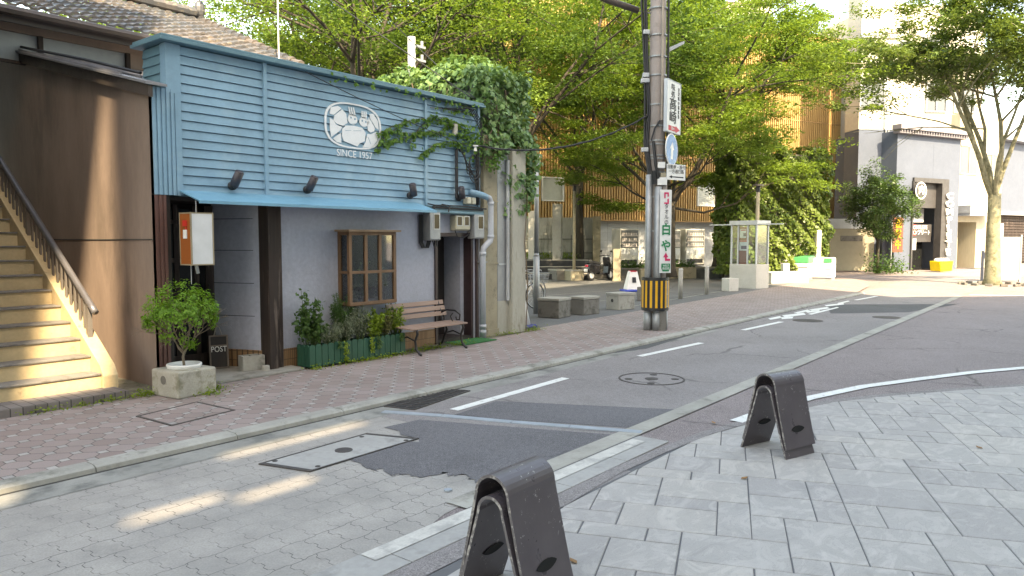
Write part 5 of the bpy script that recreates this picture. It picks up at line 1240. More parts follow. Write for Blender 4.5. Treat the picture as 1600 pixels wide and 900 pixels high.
mb = MB(); mb.box(.42, LS*.58, .080, .084, 1.40, 1.52, MS); mb.box(.5,.62,.08,.084,1.86,1.98,MS); mb.build('poster_picture', plain('poster_navy', (.03,.04,.1), .6), t)
# concrete stool next to the booth
x, y = G(1142,455); Mo = RZ(R(-30),(x,y,0)); mb = MB(); mb.box(-.2,.2,-.15,.25,0,.44,Mo); tag(mb.build('concrete_stool', m_concrete_l, bevel=.02), 'small pale concrete block in front of the smoking booth', 'concrete block', 'concrete blocks on the plaza')
# recycling bins
def bin_(px0, px1, z1, lid, lab):
    A = G(px0,437.5); B = G(px1,438.5); Mx, L = frame2(A, B); t = thing('recycling_bin', (*A,0), lab, 'recycling bin', 'recycling bins by the ivy')
    mb = MB(); mb.box(0,L,0,.8,.12,z1-.32,Mx); mb.build('body', m_white, t, bevel=.02)
    mb = MB(); mb.prism([Mx @ Vector(p) for p in ((0,-.01,z1-.31),(0,.82,z1-.31),(0,.75,z1-.02),(0,.5,z1),(0,.06,z1-.06))], Mx.to_3x3() @ Vector((L,0,0))); mb.build('lid', lid, t, bevel=.02)
    mb = MB(); mb.box(.02,L-.02,.05,.75,0,.12,Mx); mb.box(0,L,-.015,0,z1-.5,z1-.47,Mx); mb.box(0,L,-.012,0,.22,.26,Mx); mb.build('trim', m_grey, t)
    return t, Mx, L
m_gl = plain('green_lid', (.05,.30,.12), .5)
bin_(1235,1262,1.05,m_gl,'white recycling bin with a domed green lid')
t, Mx, L = bin_(1265,1300,.98,m_white,'white recycling bin with a white lid and small green labels')
mb = MB(); mb.box(L*.62, L*.98, -.02, -.013, .76, .95, Mx); mb.build('sticker', m_gl, t)
x, y = D(1224,31); mb = MB(); mb.prism([(x-.15,y-.1,0),(x+.15,y-.25,0),(x+.15,y-.2,.75),(x-.15,y-.05,.75)], (.1,.15,0)); tag(mb.build('sandwich_board', m_white, bevel=.01), 'small white board leaning left of the recycling bins', 'board')

# white upper building + grey restaurant
A = D(1322,41.5); B = D(1397,41.8); MR, LR = frame2(A, B)
m_wb = mat('white_wall', (.52,.49,.42), .85, .05, .6, .1, 10); m_gr = mat('grey_blue_render', (.09,.11,.15), .9, .05, 1, .1, 20)
t = thing('white_building', (*A,0), 'tall cream white building with a blue-grey lower storey, right of the slatted hall', 'building')
mb = MB(); mb.box(.62, LR+.02, .2, 1.6, 7.9, 15.6, MR); mb.box(-2.6, .62, 11.5, 14, 2, 18.3, MR); mb.box(LR, LR+7, 2.6, 14, 7.9, 15.6, MR); mb.build('wall', m_wb, t)
mb = MB(); mb.box(.62, LR, .15, 1.6, 0, 7.88, MR); mb.build('lower_wall', m_gr, t)
mb = MB(); mb.box(.6, LR+.1, .05, .25, 15.5, 15.75, MR); mb.box(.6, LR+.05, .1, .22, 12.9, 13.05, MR); mb.box(-2.7, .7, 11.3, 11.5, 18.2, 18.5, MR); mb.build('coping', m_grey, t)
for (x0, x1, z0, z1) in ((.68,2.0,9.1,10.6),):
    mb = MB(); mb.box(x0,x1,.12,.22,z0-.08,z0,MR); mb.box(x0,x1,.12,.22,z1,z1+.08,MR); mb.box(x0-.08,x0,.12,.22,z0-.08,z1+.08,MR); mb.box(x1,x1+.08,.12,.22,z0-.08,z1+.08,MR); f = mb.build('window', m_grey, t)
    mb = MB(); mb.box(x0,x1,.17,.19,z0,z1,MR); mb.build('pane', plain('grey_glass', (.10,.11,.12), .15), f)
for (x0, x1, z0, z1) in ((LR+1.2,LR+2.4,12.2,13.4),(LR+3.4,LR+4.6,9.4,11.0),(LR+5.2,LR+6.4,9.4,11.0),(LR+3.4,LR+4.6,12.4,13.8)):
    mb = MB(); mb.box(x0-.08,x1+.08,2.50,2.6,z0-.08,z0,MR); mb.box(x0-.08,x1+.08,2.50,2.6,z1,z1+.08,MR); mb.box(x0-.08,x0,2.50,2.6,z0,z1,MR); mb.box(x1,x1+.08,2.50,2.6,z0,z1,MR); mb.box((x0+x1)/2-.03,(x0+x1)/2+.03,2.50,2.6,z0,z1,MR); f = mb.build('window', m_grey, t)
    mb = MB(); mb.box(x0,x1,2.56,2.59,z0,z1,MR); mb.build('pane', bpy.data.materials['grey_glass'], f)
for z in (9.0, 11.6, 14.0): mb = MB(); mb.box(LR+.1, LR+7, 2.585, 2.6, z, z+.04, MR); mb.build('wall_joint', m_concrete, t)
mb = MB(); mb.tube([MR @ Vector((2.15,.05,10.4)), MR @ Vector((2.15,.05,3))], .05, 6); mb.tube([MR @ Vector((2.3,.05,7.9)), MR @ Vector((2.3,.05,3.8))], .04, 6)
for i in range(3): mb.box(2.35,2.6,.0,.15,4.3+i*.4,4.36+i*.4,MR)
mb.build('wall_pipe', m_greyl, t)
mb = MB(); mb.box(-1.0,1.6,-.05,.1,0,2.35,MR); mb.build('shutter', mat('beige_shutter', (.30,.27,.20), .7, .06), t)
mb = MB(); mb.box(-1.2,1.8,-.1,.1,2.35,2.9,MR); mb.build('lintel', m_greyl, t)
mb = MB(); mb.box(-.4,.9,-.07,-.055,1.65,1.95,MR); mb.build('plate', m_concrete_d, t)
mb = MB(); mb.box(1.9,2.5,-.35,.1,0,1.9,MR); mb.build('meter_cabinet', mat('navy_cabinet', (.06,.07,.10), .5), t)
A = D(1396,41.0); B = D(1494,43.6); MQ, LQ = frame2(A, B)
t = thing('restaurant', (*A,0), 'grey-blue restaurant front with cornice, black entrance portal and vertical white lettering', 'restaurant')
xo0, xo1 = LQ*.245, LQ*.80
mb = MB(); mb.box(0, xo0, 0, 4, 0, 7.7, MQ); mb.box(xo1, LQ, 0, 4, 0, 7.7, MQ); mb.box(xo0, xo1, 0, 4, 5.1, 7.7, MQ); mb.build('wall', m_gr, t)
mb = MB(); mb.box(-.35, LQ+.3, -.45, .1, 7.75, 8.0, MQ); mb.box(-.25, LQ+.2, -.30, .1, 7.55, 7.75, MQ)
for i in range(26): mb.box(-.2+i*(LQ+.3)/26, -.2+i*(LQ+.3)/26+.07, -.38, -.30, 7.62, 7.74, MQ)
mb.build('cornice', mat('cornice_grey', (.20,.19,.21), .7, .08), t)
mb = MB(); mb.box(LQ*.56, LQ*.64, -.006, .0, 5.15, 7.2, MQ); mb.build('vertical_recess', m_gr, t)
m_bk = mat('black_portal', (.05,.048,.05), .6, .15, 3, .2, 20)
mb = MB(); mb.box(xo0, xo1, -.12, .0, 4.95, 5.2, MQ); mb.box(xo0, xo1-.55, .25, .4, 3.55, 5.0, MQ); mb.box(xo1-.62, xo1, -.12, .3, 0, 4.95, MQ); mb.box(xo0-.04, xo0+.08, -.1, .3, 0, 5.0, MQ); mb.build('portal', m_bk, t)
mb = MB(); mb.box(xo0+.08, xo1-.62, 1.1, 1.2, 0, 5, MQ); mb.build('recess_back', plain('recess_dark', (.04,.045,.06), .3), t)
text_obj('vertical_lettering', 'C\nO\nM\nP\nL\nE\nT\nE', .50, MQ @ Matrix.Translation((xo1-.02,-.20,2.62)) @ Matrix.Rotation(R(90),4,'X'), m_white, t, ext=.04, bold=.012, line=.92, sx=1.75)
mb = MB(); mb.cyl(MQ @ Vector((xo0+.12,-.45,4.45)), MQ @ Vector((xo0+.12,-.30,4.45)), .50, n=28); sg = mb.build('round_sign', m_bk, t)
mb = MB(); cc = MQ @ Vector((xo0+.12,-.45,4.45)); 
for i in range(28):
    a, b = 2*math.pi*i/28, 2*math.pi*(i+1)/28
    mb.prism([MQ @ Vector((xo0+.12+r*math.cos(x), -.46, 4.45+r*math.sin(x))) for r, x in ((.42,a),(.48,a),(.48,b),(.42,b))], MQ.to_3x3() @ Vector((0,.01,0)))
mb.build('sign_ring', m_white, sg)
text_obj('sign_character', '肉', .55, MQ @ Matrix.Translation((xo0+.12,-.47,4.46)) @ Matrix.Rotation(R(90),4,'X'), m_white, sg, ext=.01, bold=.004)
mb = MB(); mb.box(xo0+.08, xo1-.62, .95, 1.0, 2.75, 3.55, MQ); mb.build('window_poster', plain('poster_white', (.6,.62,.64), .5), t)
text_obj('poster_lettering', '炭火焼肉\nコンプリート', .30, MQ @ Matrix.Translation(((xo0+xo1)/2-.3,.94,3.15)) @ Matrix.Rotation(R(90),4,'X'), plain('letter_teal', (.08,.2,.2), .5), t, ext=.004)
mb = MB(); mb.box(xo0+.08, xo1-.62, .45, .6, 1.95, 2.62, MQ); mb.box(xo0+.08, xo1-.62, .47, .6, 1.6, 1.95, MQ); sb_ = mb.build('fascia', m_bk, t)
mb = MB(); mb.box(xo0+.08, xo0+1.1, .44, .45, 1.97, 2.6, MQ); mb.build('red_panel', plain('sign_red', (.55,.03,.02), .5), sb_)
text_obj('fascia_lettering', 'COMPLETE\n肉コンプリート', .30, MQ @ Matrix.Translation(((xo0+xo1)/2-.2,.43,2.28)) @ Matrix.Rotation(R(90),4,'X'), m_white, sb_, ext=.004, bold=.004)
mb = MB(); mb.box(xo0+1.0, xo1-.75, .9, 1.0, 0, 1.6, MQ); mb.build('door', m_glass_d, t)
for i, (x, z0, z1, w_) in enumerate(((xo0+.12,.75,1.5,.45),(xo0+.1,.2,.7,.5),(xo0+.75,.75,1.4,.35))):
    mb = MB(); mb.box(x, x+w_, .40, .42, z0+.4, z1+.4, MQ); mb.build('menu_notice', m_white, t)
# vertical brown banner left of the entrance
mb = MB(); mb.box(-.9, -.05, -.55, -.50, 1.05, 2.95, MQ); bn = tag(mb.build('brown_banner', plain('banner_brown', (.16,.055,.03), .7)), 'brown vertical banner with yellow characters left of the restaurant entrance', 'banner')
text_obj('banner_lettering', '能\n登\n牛', .52, MQ @ Matrix.Translation((-.47,-.56,2.0)) @ Matrix.Rotation(R(90),4,'X'), plain('letter_yellow', (.7,.42,.02), .6), bn, ext=.01, bold=.008, line=1.1)
mb = MB(); mb.cyl(MQ @ Vector((-.95,-.52,0)), MQ @ Vector((-.95,-.52,3.0)), .02, n=6); mb.build('banner_pole', m_greyl, bn)
# yellow crate
c = MQ @ Vector((xo0+.95,-1.2,0)); t = thing('yellow_crate', c[:], 'bright yellow plastic crate filled with white things outside the restaurant door', 'crate')
mb = MB(); mb.prism([MQ @ Vector(p) for p in ((xo0+.5,-1.5,0),(xo0+1.5,-1.5,0),(xo0+1.6,-1.5,.55),(xo0+.4,-1.5,.55))], MQ.to_3x3() @ Vector((0,.6,0))); mb.build('crate', plain('crate_yellow', (.75,.58,.02), .5), t, bevel=.02)
mb = MB()
for i in range(5): mb.ell(MQ @ Vector((xo0+.6+.2*i,-1.2,.6)), (.16,.16,.12), 8, 5)
mb.build('contents', m_white, t)
# beige annex, wooden houses further right
A = D(1495,44.5); B = D(1532,45.5); MA, LA = frame2(A, B)
t = thing('beige_annex', (*A,0), 'beige building with upstairs windows and a small canopy, between restaurant and street tree', 'building')
mb = MB(); mb.box(-.2, LA+1.8, 0, 9, 2.8, 9.2, MA); mb.box(-.2,.9,.6,9,0,2.8,MA); mb.box(LA*.75, LA+.4, 0, 9, 0, 2.8, MA); mb.build('wall', mat('beige_wall', (.42,.38,.29), .85, .06, 1, .1, 10, stain=(.4,.36,.27), st=.6, ss=1.2, stretch=(1,1,.2)), t)
mb = MB(); mb.box(.9, LA*.75, 2.4, 2.5, 0, 2.8, MA); mb.build('entry_recess', m_wood_d, t)
mb = MB(); mb.box(-.3, LA+.2, -.9, .0, 3.3, 3.75, MA); mb.box(-.25,LA,-.85,0,3.15,3.3,MA); mb.build('canopy', m_greyl, t)
for x0, x1, z0, z1 in ((.0,1.5,5.7,7.3),(LA+.2,LA+1.2,5.7,6.9)):
    mb = MB(); mb.box(x0-.05,x1+.05,-.05,.02,z0-.08,z0,MA); mb.box(x0-.05,x1+.05,-.05,.02,z1,z1+.08,MA); mb.box((x0+x1)/2-.03,(x0+x1)/2+.03,-.05,.02,z0,z1,MA); f = mb.build('window', m_grey, t)
    mb = MB(); mb.box(x0,x1,-.012,-.004,z0,z1,MA); mb.build('pane', plain('annex_glass', (.16,.16,.14), .2), f)
A = D(1528,52); B = D(1640,58); MZ, LZ = frame2(A, B)
t = thing('slate_house', (*A,0), 'far blue-grey house with dark brown slatted ground floor behind the street tree', 'house')
mb = MB(); mb.box(0, LZ, 0, 8, 3.6, 9.0, MZ); mb.build('upper_wall', m_gr, t)
mb = MB(); mb.box(0, LZ, .2, 8, 0, 3.6, MZ)
for i in range(18): mb.box(0, LZ, .12, .2, .1+i*.2, .24+i*.2, MZ)
mb.build('slatted_wall', m_wood_d, t)
mb = MB(); mb.prism([MZ @ Vector(p) for p in ((-.3,-.6,8.8),(-.3,4,10.9),(-.3,8.5,8.8))], MZ.to_3x3() @ Vector((LZ+.6,0,0))); mb.box(-.1,LZ,-.4,.1,3.5,3.75,MZ); mb.build('roof', m_grey, t)
mb = MB(); mb.box(1.6, 3.6, .05, .11, .3, 2.9, MZ); mb.build('pale_door', m_concrete_l, t)
mb = MB(); mb.box(1.7,3.5,.03,.05,1.3,1.7,MZ); mb.build('red_stripe', plain('stripe_red', (.35,.03,.06), .6), t)
A = D(1590,36); B = D(1680,33); MY, LY = frame2(A, B)
# tall grey-blue board by the trunk and short dark post
x, y = D(1572,31.4); Mo = RZ(R(-60),(x,y,0)); t = thing('notice_board', (x,y,-.05), 'upright grey-blue metal board standing right of the street tree trunk', 'board')
mb = MB(); mb.box(-.55,.55,-.03,.03,.05,1.85,Mo); mb.build('panel', mat('board_blue_grey', (.26,.32,.34), .5, .1), t); mb = MB(); mb.box(-.57,-.52,-.05,.05,-.05,1.95,Mo); mb.box(.52,.57,-.05,.05,-.05,1.95,Mo); mb.build('post', m_greyl, t)
x, y = D(1535,30.6); mb = MB(); mb.box(x-.05,x+.05,y-.05,y+.05,-.05,1.28); mb.box(x-.03,x+.07,y-.07,y-.05,.95,1.22); tag(mb.build('dark_post', plain('navy_post', (.05,.06,.09), .5)), 'short dark square post left of the street tree trunk', 'post')
t = thing('tree_ring', (tb[0],tb[1],-.05), 'low dark stone ring around the foot of the street tree', 'tree ring')
for i in range(14): a = i*2*math.pi/14; mb = MB(); mb.box(-.12,.12,-.06,.06,0,.09,Matrix.Translation((tb[0]+1.1*math.cos(a),tb[1]+1.1*math.sin(a),-.05)) @ Matrix.Rotation(a+R(90),4,'Z')); mb.build('stone', m_concrete_d, t, bevel=.01)
# shrub tree in front of the restaurant
tree('small_evergreen', (*D(1371,39.2),0), 'dense small evergreen tree left of the restaurant entrance', h=5.7, fork=1.7, spread=1.35, tr=.09, limbs=8, leafn=15000, lsize=.13, lmat=leafmat('evergreen_leaf', (.035,.085,.025), (.10,.18,.055), .2, 6, .35), seed=71, flat=.8, padr=.45, rise=1.6, levels=2, fill=80, zlo=1.6)
rs = np.random.default_rng(3); c = D(1386,38.6); P = np.stack([c[0]+rs.normal(0,.6,900), c[1]+rs.normal(0,.5,900), abs(rs.normal(0,.45,900))], 1); V, F = leaves(P, np.tile((0,0,.6),(900,1)), .12, .6, .6); tag(quads_mesh('low_shrub', V, F, m_mid), 'low leafy shrub at the foot of the small evergreen tree', 'shrub')
# distant filler houses behind trees (left of hall)
for (px0, px1, d, z1, lab, mt) in ((560,800,60,9,'pale far building behind the trees left of the slatted hall',m_concrete_l),(180,520,70,10,'far grey building behind the trees over the shop roof',m_concrete_l)):
    A = D(px0,d); B = D(px1,d+2); Mx, L = frame2(A,B); t = thing('distant_building', (*A,0), lab, 'building'); mb = MB(); mb.box(0,L,0,8,0,z1,Mx); mb.build('wall', mt, t); mb = MB()
    for i in range(int(L/3)):
        for z in (1.5,4.5): mb.box(.8+i*3,2.2+i*3,-.02,0,z,z+1.4,Mx)
    f = mb.build('window_row', m_glass_d, t)
# =============== STREET THINGS ===============
# ---- utility pole ----
ux, uy = 12.98, 6.74
t = thing('utility_pole', (ux,uy,0), 'tall concrete utility pole with grey conduits and black cable bundles on the sidewalk edge', 'utility pole')
m_pole = mat('pole_concrete', (.30,.255,.235), .85, .08, 3, .3, 60, stain=(.2,.17,.155), st=.6, ss=4)
mb = MB(); mb.cyl((ux,uy,-.02),(ux,uy,9.5),.172,.14,24); mb.build('shaft', m_pole, t, smooth=50)
rv = Vector((math.sin(YAW), -math.cos(YAW), 0)); fv = Vector((math.cos(YAW), math.sin(YAW), 0))
def pp_(r, f, z): v = Vector((ux,uy,0))+rv*r+fv*f; return (v.x, v.y, z)
for r, f, rad, z1, mt in ((-.165,-.14,.062,2.98,m_galv),(.0,-.20,.068,2.75,m_galv),(.13,-.15,.05,2.95,m_pole),(.19,-.05,.045,.45,m_galv)):
    mb = MB(); mb.tube([pp_(r,f,0),pp_(r,f,z1)], rad, 14); mb.tube([pp_(r,f,0.0),pp_(r,f,.34)], rad*1.22, 14); mb.build('conduit', mt, t, smooth=50)
mb = MB(); mb.box(-.07,.07,-.05,.05,0,.40,Matrix.Translation(pp_(.11,-.22,0)) @ Matrix.Rotation(YAW-R(90),4,'Z')); mb.build('foot_block', m_concrete_d, t)
# guard wrap: black sheet with yellow stripes
k = N('hazard_stripe'); tc = k.coord(); s = k.n('SeparateXYZ', {0: tc}); 
mb = MB(); rr = .262; n = 48; ccx, ccy, _ = pp_(-.005,-.055,0)
def wrap(a0, a1, r, z0, z1, mb): 
    m_ = max(1, int((a1-a0)/.12))
    for i in range(m_):
        a, b = a0+(a1-a0)*i/m_, a0+(a1-a0)*(i+1)/m_
        mb.prism([(ccx+q*math.cos(x), ccy+q*math.sin(x), z0) for q, x in ((r-.012,a),(r,a),(r,b),(r-.012,b))], (0,0,z1-z0))
wrap(0, 2*math.pi, rr, .38, 1.02, mb); gw = mb.build('guard_wrap', m_black, t)
mb = MB()
for i in range(16):
    a = 2*math.pi*i/16+.1; wrap(a, a+.17, rr+.004, .44, .96, mb)
mb.build('yellow_stripe', plain('stripe_yellow', (.72,.36,.02), .5), gw)
mb = MB()
for z in (.46,.70,.94): wrap(YAW+R(180)+.75, YAW+R(180)+.95, rr+.010, z-.006, z+.006, mb)
for q in (.78,.92): wrap(YAW+R(180)+q, YAW+R(180)+q+.02, rr+.010, .46, .94, mb)
mb.build('worn_edge', m_greyl, gw)
# bands
for z in (1.9,2.55,3.02,3.28,3.34,3.55,3.62,3.9,4.3,4.85,5.2,5.6,6.1): mb = MB(); mb.cyl((ux,uy,z),(ux,uy,z+.025),.176,n=24); mb.build('steel_band', m_galv, t)
for z, w_ in ((3.42,.11),(4.72,.13),(4.82,.10),(5.62,.1)):
    mb = MB(); mb.box(-w_,w_*.2,-.05,.05,z,z+.08,Matrix.Translation(pp_(-.20,-.08,0)) @ Matrix.Rotation(YAW-R(90),4,'Z')); mb.build('cable_clamp', m_greyl, t, bevel=.008)
mb = MB()
for i in range(6):
    o_ = (-.26+.03*(i%3), -.05-.03*(i//3)); sw = .02*math.sin(i*1.7)
    mb.tube([pp_(o_[0]-.02,o_[1],9.3),pp_(o_[0]-.06+sw,o_[1],6.2),pp_(o_[0],o_[1],5.0),pp_(o_[0]+.03+sw,o_[1],4.2),pp_(o_[0]+.01,o_[1],3.6),pp_(-.165+.01*i,-.14,2.9)], .020, 6)
mb.tube([pp_(.18,0,9.3),pp_(.19,-.03,5.6),pp_(.2,-.03,4.2),pp_(.19,-.04,2.9)], .022, 6)
mb.tube([pp_(-.1,-.18,3.6),pp_(-.06,-.22,3.2),pp_(.0,-.22,2.9)], .03, 6)
mb.tube([pp_(.02,-.19,4.0),pp_(-.08,-.2,3.85),pp_(-.14,-.18,3.62)], .016, 6)
mb.build('cable_bundle', m_cable, t)
mb = MB(); mb.tube([pp_(.05,-.19,6.6),pp_(.055,-.195,4.0)], .025, 8); mb.build('tan_conduit', mat('tan_conduit', (.33,.27,.22), .6), t)
mb = MB(); mb.cyl(pp_(-.08,-.23,2.8), pp_(-.1,-.25,3.05), .045, n=10); mb.build('cable_cap', m_black, t)
for i, (r, z, s) in enumerate(((.07,2.78,.09),(.09,2.93,.05),(.05,3.1,.07))):
    mb = MB(); mb.box(-s,s,-.02,.02,z,z+s*1.6,Matrix.Translation(pp_(r,-.22,0)) @ Matrix.Rotation(YAW-R(90),4,'Z')); mb.build('tag_plate', m_white if i != 1 else m_tan, t)
# short arm on the right
mb = MB(); mb.prism([Vector(pp_(.18,-.02,5.30)),Vector(pp_(.18,-.02,5.38)),Vector(pp_(.50,-.02,5.52)),Vector(pp_(.50,-.02,5.47))], tuple(fv*.06)); mb.build('bracket_arm', m_greyl, t)
# lamp arm upper left
al = thing('street_lamp', pp_(-.3,0,6.1), 'dark tubular lamp bracket reaching out to the left of the pole top', 'street lamp')
mb = MB(); mb.tube([pp_(-.38,-.02,6.08),pp_(-1.0,-.1,6.26),pp_(-2.4,-.3,6.75)], .06, 10); mb.build('tube', mat('arm_brown', (.09,.07,.06), .5), al, smooth=True)
mb = MB(); mb.tube([pp_(-.40,-.02,6.08),pp_(-.1,-.02,6.02)], .012, 6); mb.build('tie', m_galv, al)
# signs on the pole
def sign_frame(r, f, z, ang_):  # local x along sign, local y up, local z towards viewer
    return Matrix.Translation(pp_(r,f,z)) @ Matrix.Rotation(ang_,4,'Z') @ Matrix.Rotation(R(90),4,'X')
SA = math.atan2(.325,.94)-R(15)
S1 = sign_frame(.29,-.02,4.27,SA)
W_, H_ = .66, .96
t = thing('shop_sign', (S1.translation)[:], 'tall white projecting sign with black brush characters and red arrow, high on the utility pole', 'sign')
mb = MB(); mb.box(-W_/2,W_/2,-H_/2,H_/2,-.03,.03,S1); mb.build('panel', m_white, t, bevel=.01)
mb = MB()
for q in ((-W_/2-.012,-W_/2,-H_/2,H_/2),(W_/2,W_/2+.012,-H_/2,H_/2),(-W_/2,W_/2,H_/2,H_/2+.012),(-W_/2,W_/2,-H_/2-.012,-H_/2)): mb.box(q[0],q[1],q[2],q[3],-.034,.034,S1)
mb.build('rim', m_greyl, t)
m_ink = plain('sign_ink', (.02,.02,.025), .6); m_redink = plain('sign_red_ink', (.60,.03,.06), .6)
SG = lambda x, y: S1 @ Matrix.Translation((x,y,.033))
text_obj('brush_characters', '高\n崎', .25, SG(-.05,-.09), m_ink, t, ext=.002, bold=.003, line=.95, sx=1.45)
text_obj('small_characters', '味\n処', .14, SG(-.05,.29), m_ink, t, ext=.002, line=.95, sx=1.4)
text_obj('side_characters', '金\n沢\n味\nの\n幕\n食\n泊', .085, SG(.23,.10), m_ink, t, ext=.002, line=1.0)
mb = MB(); mb.prism([S1 @ Vector((x,y,.031)) for x, y in ((-.26,-.455),(.1,-.455),(.1,-.475),(.3,-.41),(.1,-.345),(.1,-.365),(-.26,-.365))], (S1.to_3x3() @ Vector((0,0,.003)))); mb.build('red_arrow', m_redink, t)
text_obj('arrow_lettering', '50m', .09, SG(-.06,-.41) @ Matrix.Translation((0,0,.003)), m_white, t, ext=.001)
S2 = sign_frame(.27,-.08,3.46,SA+R(2))
t = thing('round_sign', (S2.translation)[:], 'round blue traffic sign with white arrow, fixed to the pole below the white sign', 'traffic sign')
mb = MB(); mb.cyl(S2 @ Vector((0,0,-.01)), S2 @ Vector((0,0,.005)), .31, n=36); mb.build('rim', m_white, t)
mb = MB(); mb.cyl(S2 @ Vector((0,0,.004)), S2 @ Vector((0,0,.008)), .288, n=36); mb.build('blue_face', mat('faded_blue', (.04,.22,.52), .4, .25, 5, .0, 10, stain=(.4,.55,.7), st=.56, ss=5), t)
mb = MB(); mb.prism([S2 @ Vector((x,y,.008)) for x, y in ((-.05,-.18),(.05,-.18),(.06,.0),(.12,.0),(.02,.15),(-.10,.02),(-.04,.02))], (S2.to_3x3() @ Vector((0,0,.003)))); mb.build('arrow', m_white, t)
mb = MB(); mb.cyl(S2 @ Vector((.12,0,-.03)), S2 @ Vector((.12,0,-.012)), .28, n=30); mb.build('back_plate', plain('back_navy', (.02,.03,.10), .5), t)
S3 = sign_frame(.36,-.10,3.03,SA-R(20))
t = thing('supplementary_sign', (S3.translation)[:], 'small white one-way supplementary sign with black arrow under the round blue sign', 'traffic sign')
mb = MB(); mb.box(-.26,.26,-.15,.15,-.008,.004,S3); mb.build('panel', m_white, t, bevel=.004)
text_obj('characters', '自動車・原付\n一方通行路', .085, S3 @ Matrix.Translation((0,.05,.006)), m_ink, t, ext=.001)
mb = MB(); mb.prism([S3 @ Vector((x,y,.005)) for x, y in ((-.20,-.09),(-.12,-.06),(-.12,-.08),(.2,-.08),(.2,-.10),(-.12,-.10),(-.12,-.12))], (S3.to_3x3() @ Vector((0,0,.002)))); mb.build('arrow', m_ink, t)
mb = MB(); 
# lower wrapped sign
S4 = sign_frame(.14,-.225,1.90,YAW-R(90)+R(24))
t = thing('pole_advert', (S4.translation)[:], 'narrow white vertical advert with green and magenta lettering strapped to the lower pole', 'sign')
mb = MB(); n_ = 8
pr = [(-.13+.26*i/n_, .03*math.cos((i/n_-.5)*2.2)) for i in range(n_+1)]
for (xa, za), (xb, zb2) in zip(pr, pr[1:]):
    mb.prism([S4 @ Vector(p) for p in ((xa,-.79,za),(xb,-.79,zb2),(xb,.79,zb2),(xa,.79,za))], (S4.to_3x3() @ Vector((0,0,-.006))))
mb.build('panel', m_white, t)
m_gink = plain('green_ink', (.0,.22,.09), .5); m_mink = plain('magenta_ink', (.65,.02,.12), .5)
S4t = lambda x, y: S4 @ Matrix.Translation((x,y,.034))
text_obj('green_characters', '白\nや', .23, S4t(0,-.13), m_gink, t, ext=.001, bold=.007, line=1.35)
text_obj('small_characters', 'タ\nオ\nル\nの', .10, S4t(0,.32), m_ink, t, ext=.001, line=1.0)
mb = MB(); q = lambda pts: mb.prism([S4 @ Vector((x,y,.032)) for x, y in pts], (S4.to_3x3() @ Vector((0,0,.003))))
q([(-.055,.74),(.05,.74),(.05,.66),(.02,.66),(.02,.71),(-.055,.71)]); q([(-.055,.71),(-.025,.71),(-.025,.63),(-.055,.63)]); q([(-.055,.52),(.05,.52),(.05,.62),(.02,.62),(.02,.55),(-.055,.55)])
q([(-.06,-.49),(0,-.40),(.055,-.49),(.02,-.49),(.02,-.50),(-.02,-.50),(-.02,-.49)]); q([(-.02,-.50),(.02,-.50),(.02,-.52),(.1,-.52),(.1,-.56),(-.02,-.56)])
mb.build('magenta_logo', m_mink, t)
mb = MB(); q([(-.10,-.61),(.10,-.61),(.10,-.70),(.07,-.76),(-.07,-.76),(-.10,-.70)]); mb.build('green_shield', m_gink, t)
text_obj('shield_lettering', 'WEST\n商店街', .055, S4t(0,-.68) @ Matrix.Translation((0,0,.004)), m_white, t, ext=.001)

# wire from pole to shop and other overhead wires
def wire(name, a, b, sag, r, lab, n=22, twist=False):
    a = Vector(a); b = Vector(b); pts = [a.lerp(b, i/n)-Vector((0,0,sag*4*(i/n)*(1-i/n))) for i in range(n+1)]
    mb = MB(); mb.tube(pts, r, 6)
    if twist: mb.tube([p+Vector((0, .02*math.cos(i*2.2), .02*math.sin(i*2.2))) for i, p in enumerate(pts)], r*.7, 5)
    return tag(mb.build(name, m_cable), lab, 'cable', 'overhead wires')
wire('overhead_wire', pp_(-.2,-.1,4.1), (9.66,SY-.14,3.36), .30, .016, 'thick twisted black wire sagging from the utility pole to the shop corner', twist=True)
wire('overhead_wire', (9.7,SY,4.2), (8.5,22,13), .0, .010, 'thin grey wire rising from the shop corner into the trees')
wire('overhead_wire', (9.8,SY,4.2), (16,20,11), .2, .010, 'thin wire running up past the ivy towards the plaza trees')
wire('overhead_wire', (6.2,SY-.14,4.0), (9.7,SY-.1,3.30), .04, .006, 'fine wire slanting across the right half of the sign front')
# steel masts behind
x, y = D(646,17); t = thing('steel_mast', (x,y,0), 'white steel mast with insulator fittings behind the parapet, left of the ivy', 'mast')
mb = MB(); mb.cyl((x,y,0),(x,y,6.3),.10,.09,14); mb.build('tube', m_greyl, t, smooth=50)
mb = MB(); 
for z in (5.4,5.75,6.05): mb.box(x-.02,x+.25,y-.2,y-.14,z,z+.05); mb.cyl((x+.16,y-.17,z+.05),(x+.16,y-.17,z+.16),.035,n=8)
mb.build('fitting', m_galv, t)
x, y = PY(435,60,12.0)[0], 12.0; t = thing('antenna_pole', (x,y,4.5), 'thin white antenna pole rising beside the tiled roof ridge', 'antenna')
mb = MB(); mb.cyl((x,y,4.0),(x,y,8),.013,n=8); mb.build('tube', m_white, t)
# grey lamp pole
x, y = G(838,490); t = thing('lamp_pole', (x,y,0), 'plain grey steel lamp pole between ivy pillars and concrete stools', 'lamp pole')
mb = MB(); mb.cyl((x,y,0),(x,y,1.35),.075,.075,16); mb.cyl((x,y,1.35),(x,y,1.42),.075,.058,16); mb.cyl((x,y,1.42),(x,y,3.65),.056,.05,16); mb.build('shaft', m_galv, t, smooth=50)
mb = MB(); mb.cyl((x,y,3.65),(x,y,3.72),.075,.075,16); mb.build('cap', m_galv, t)

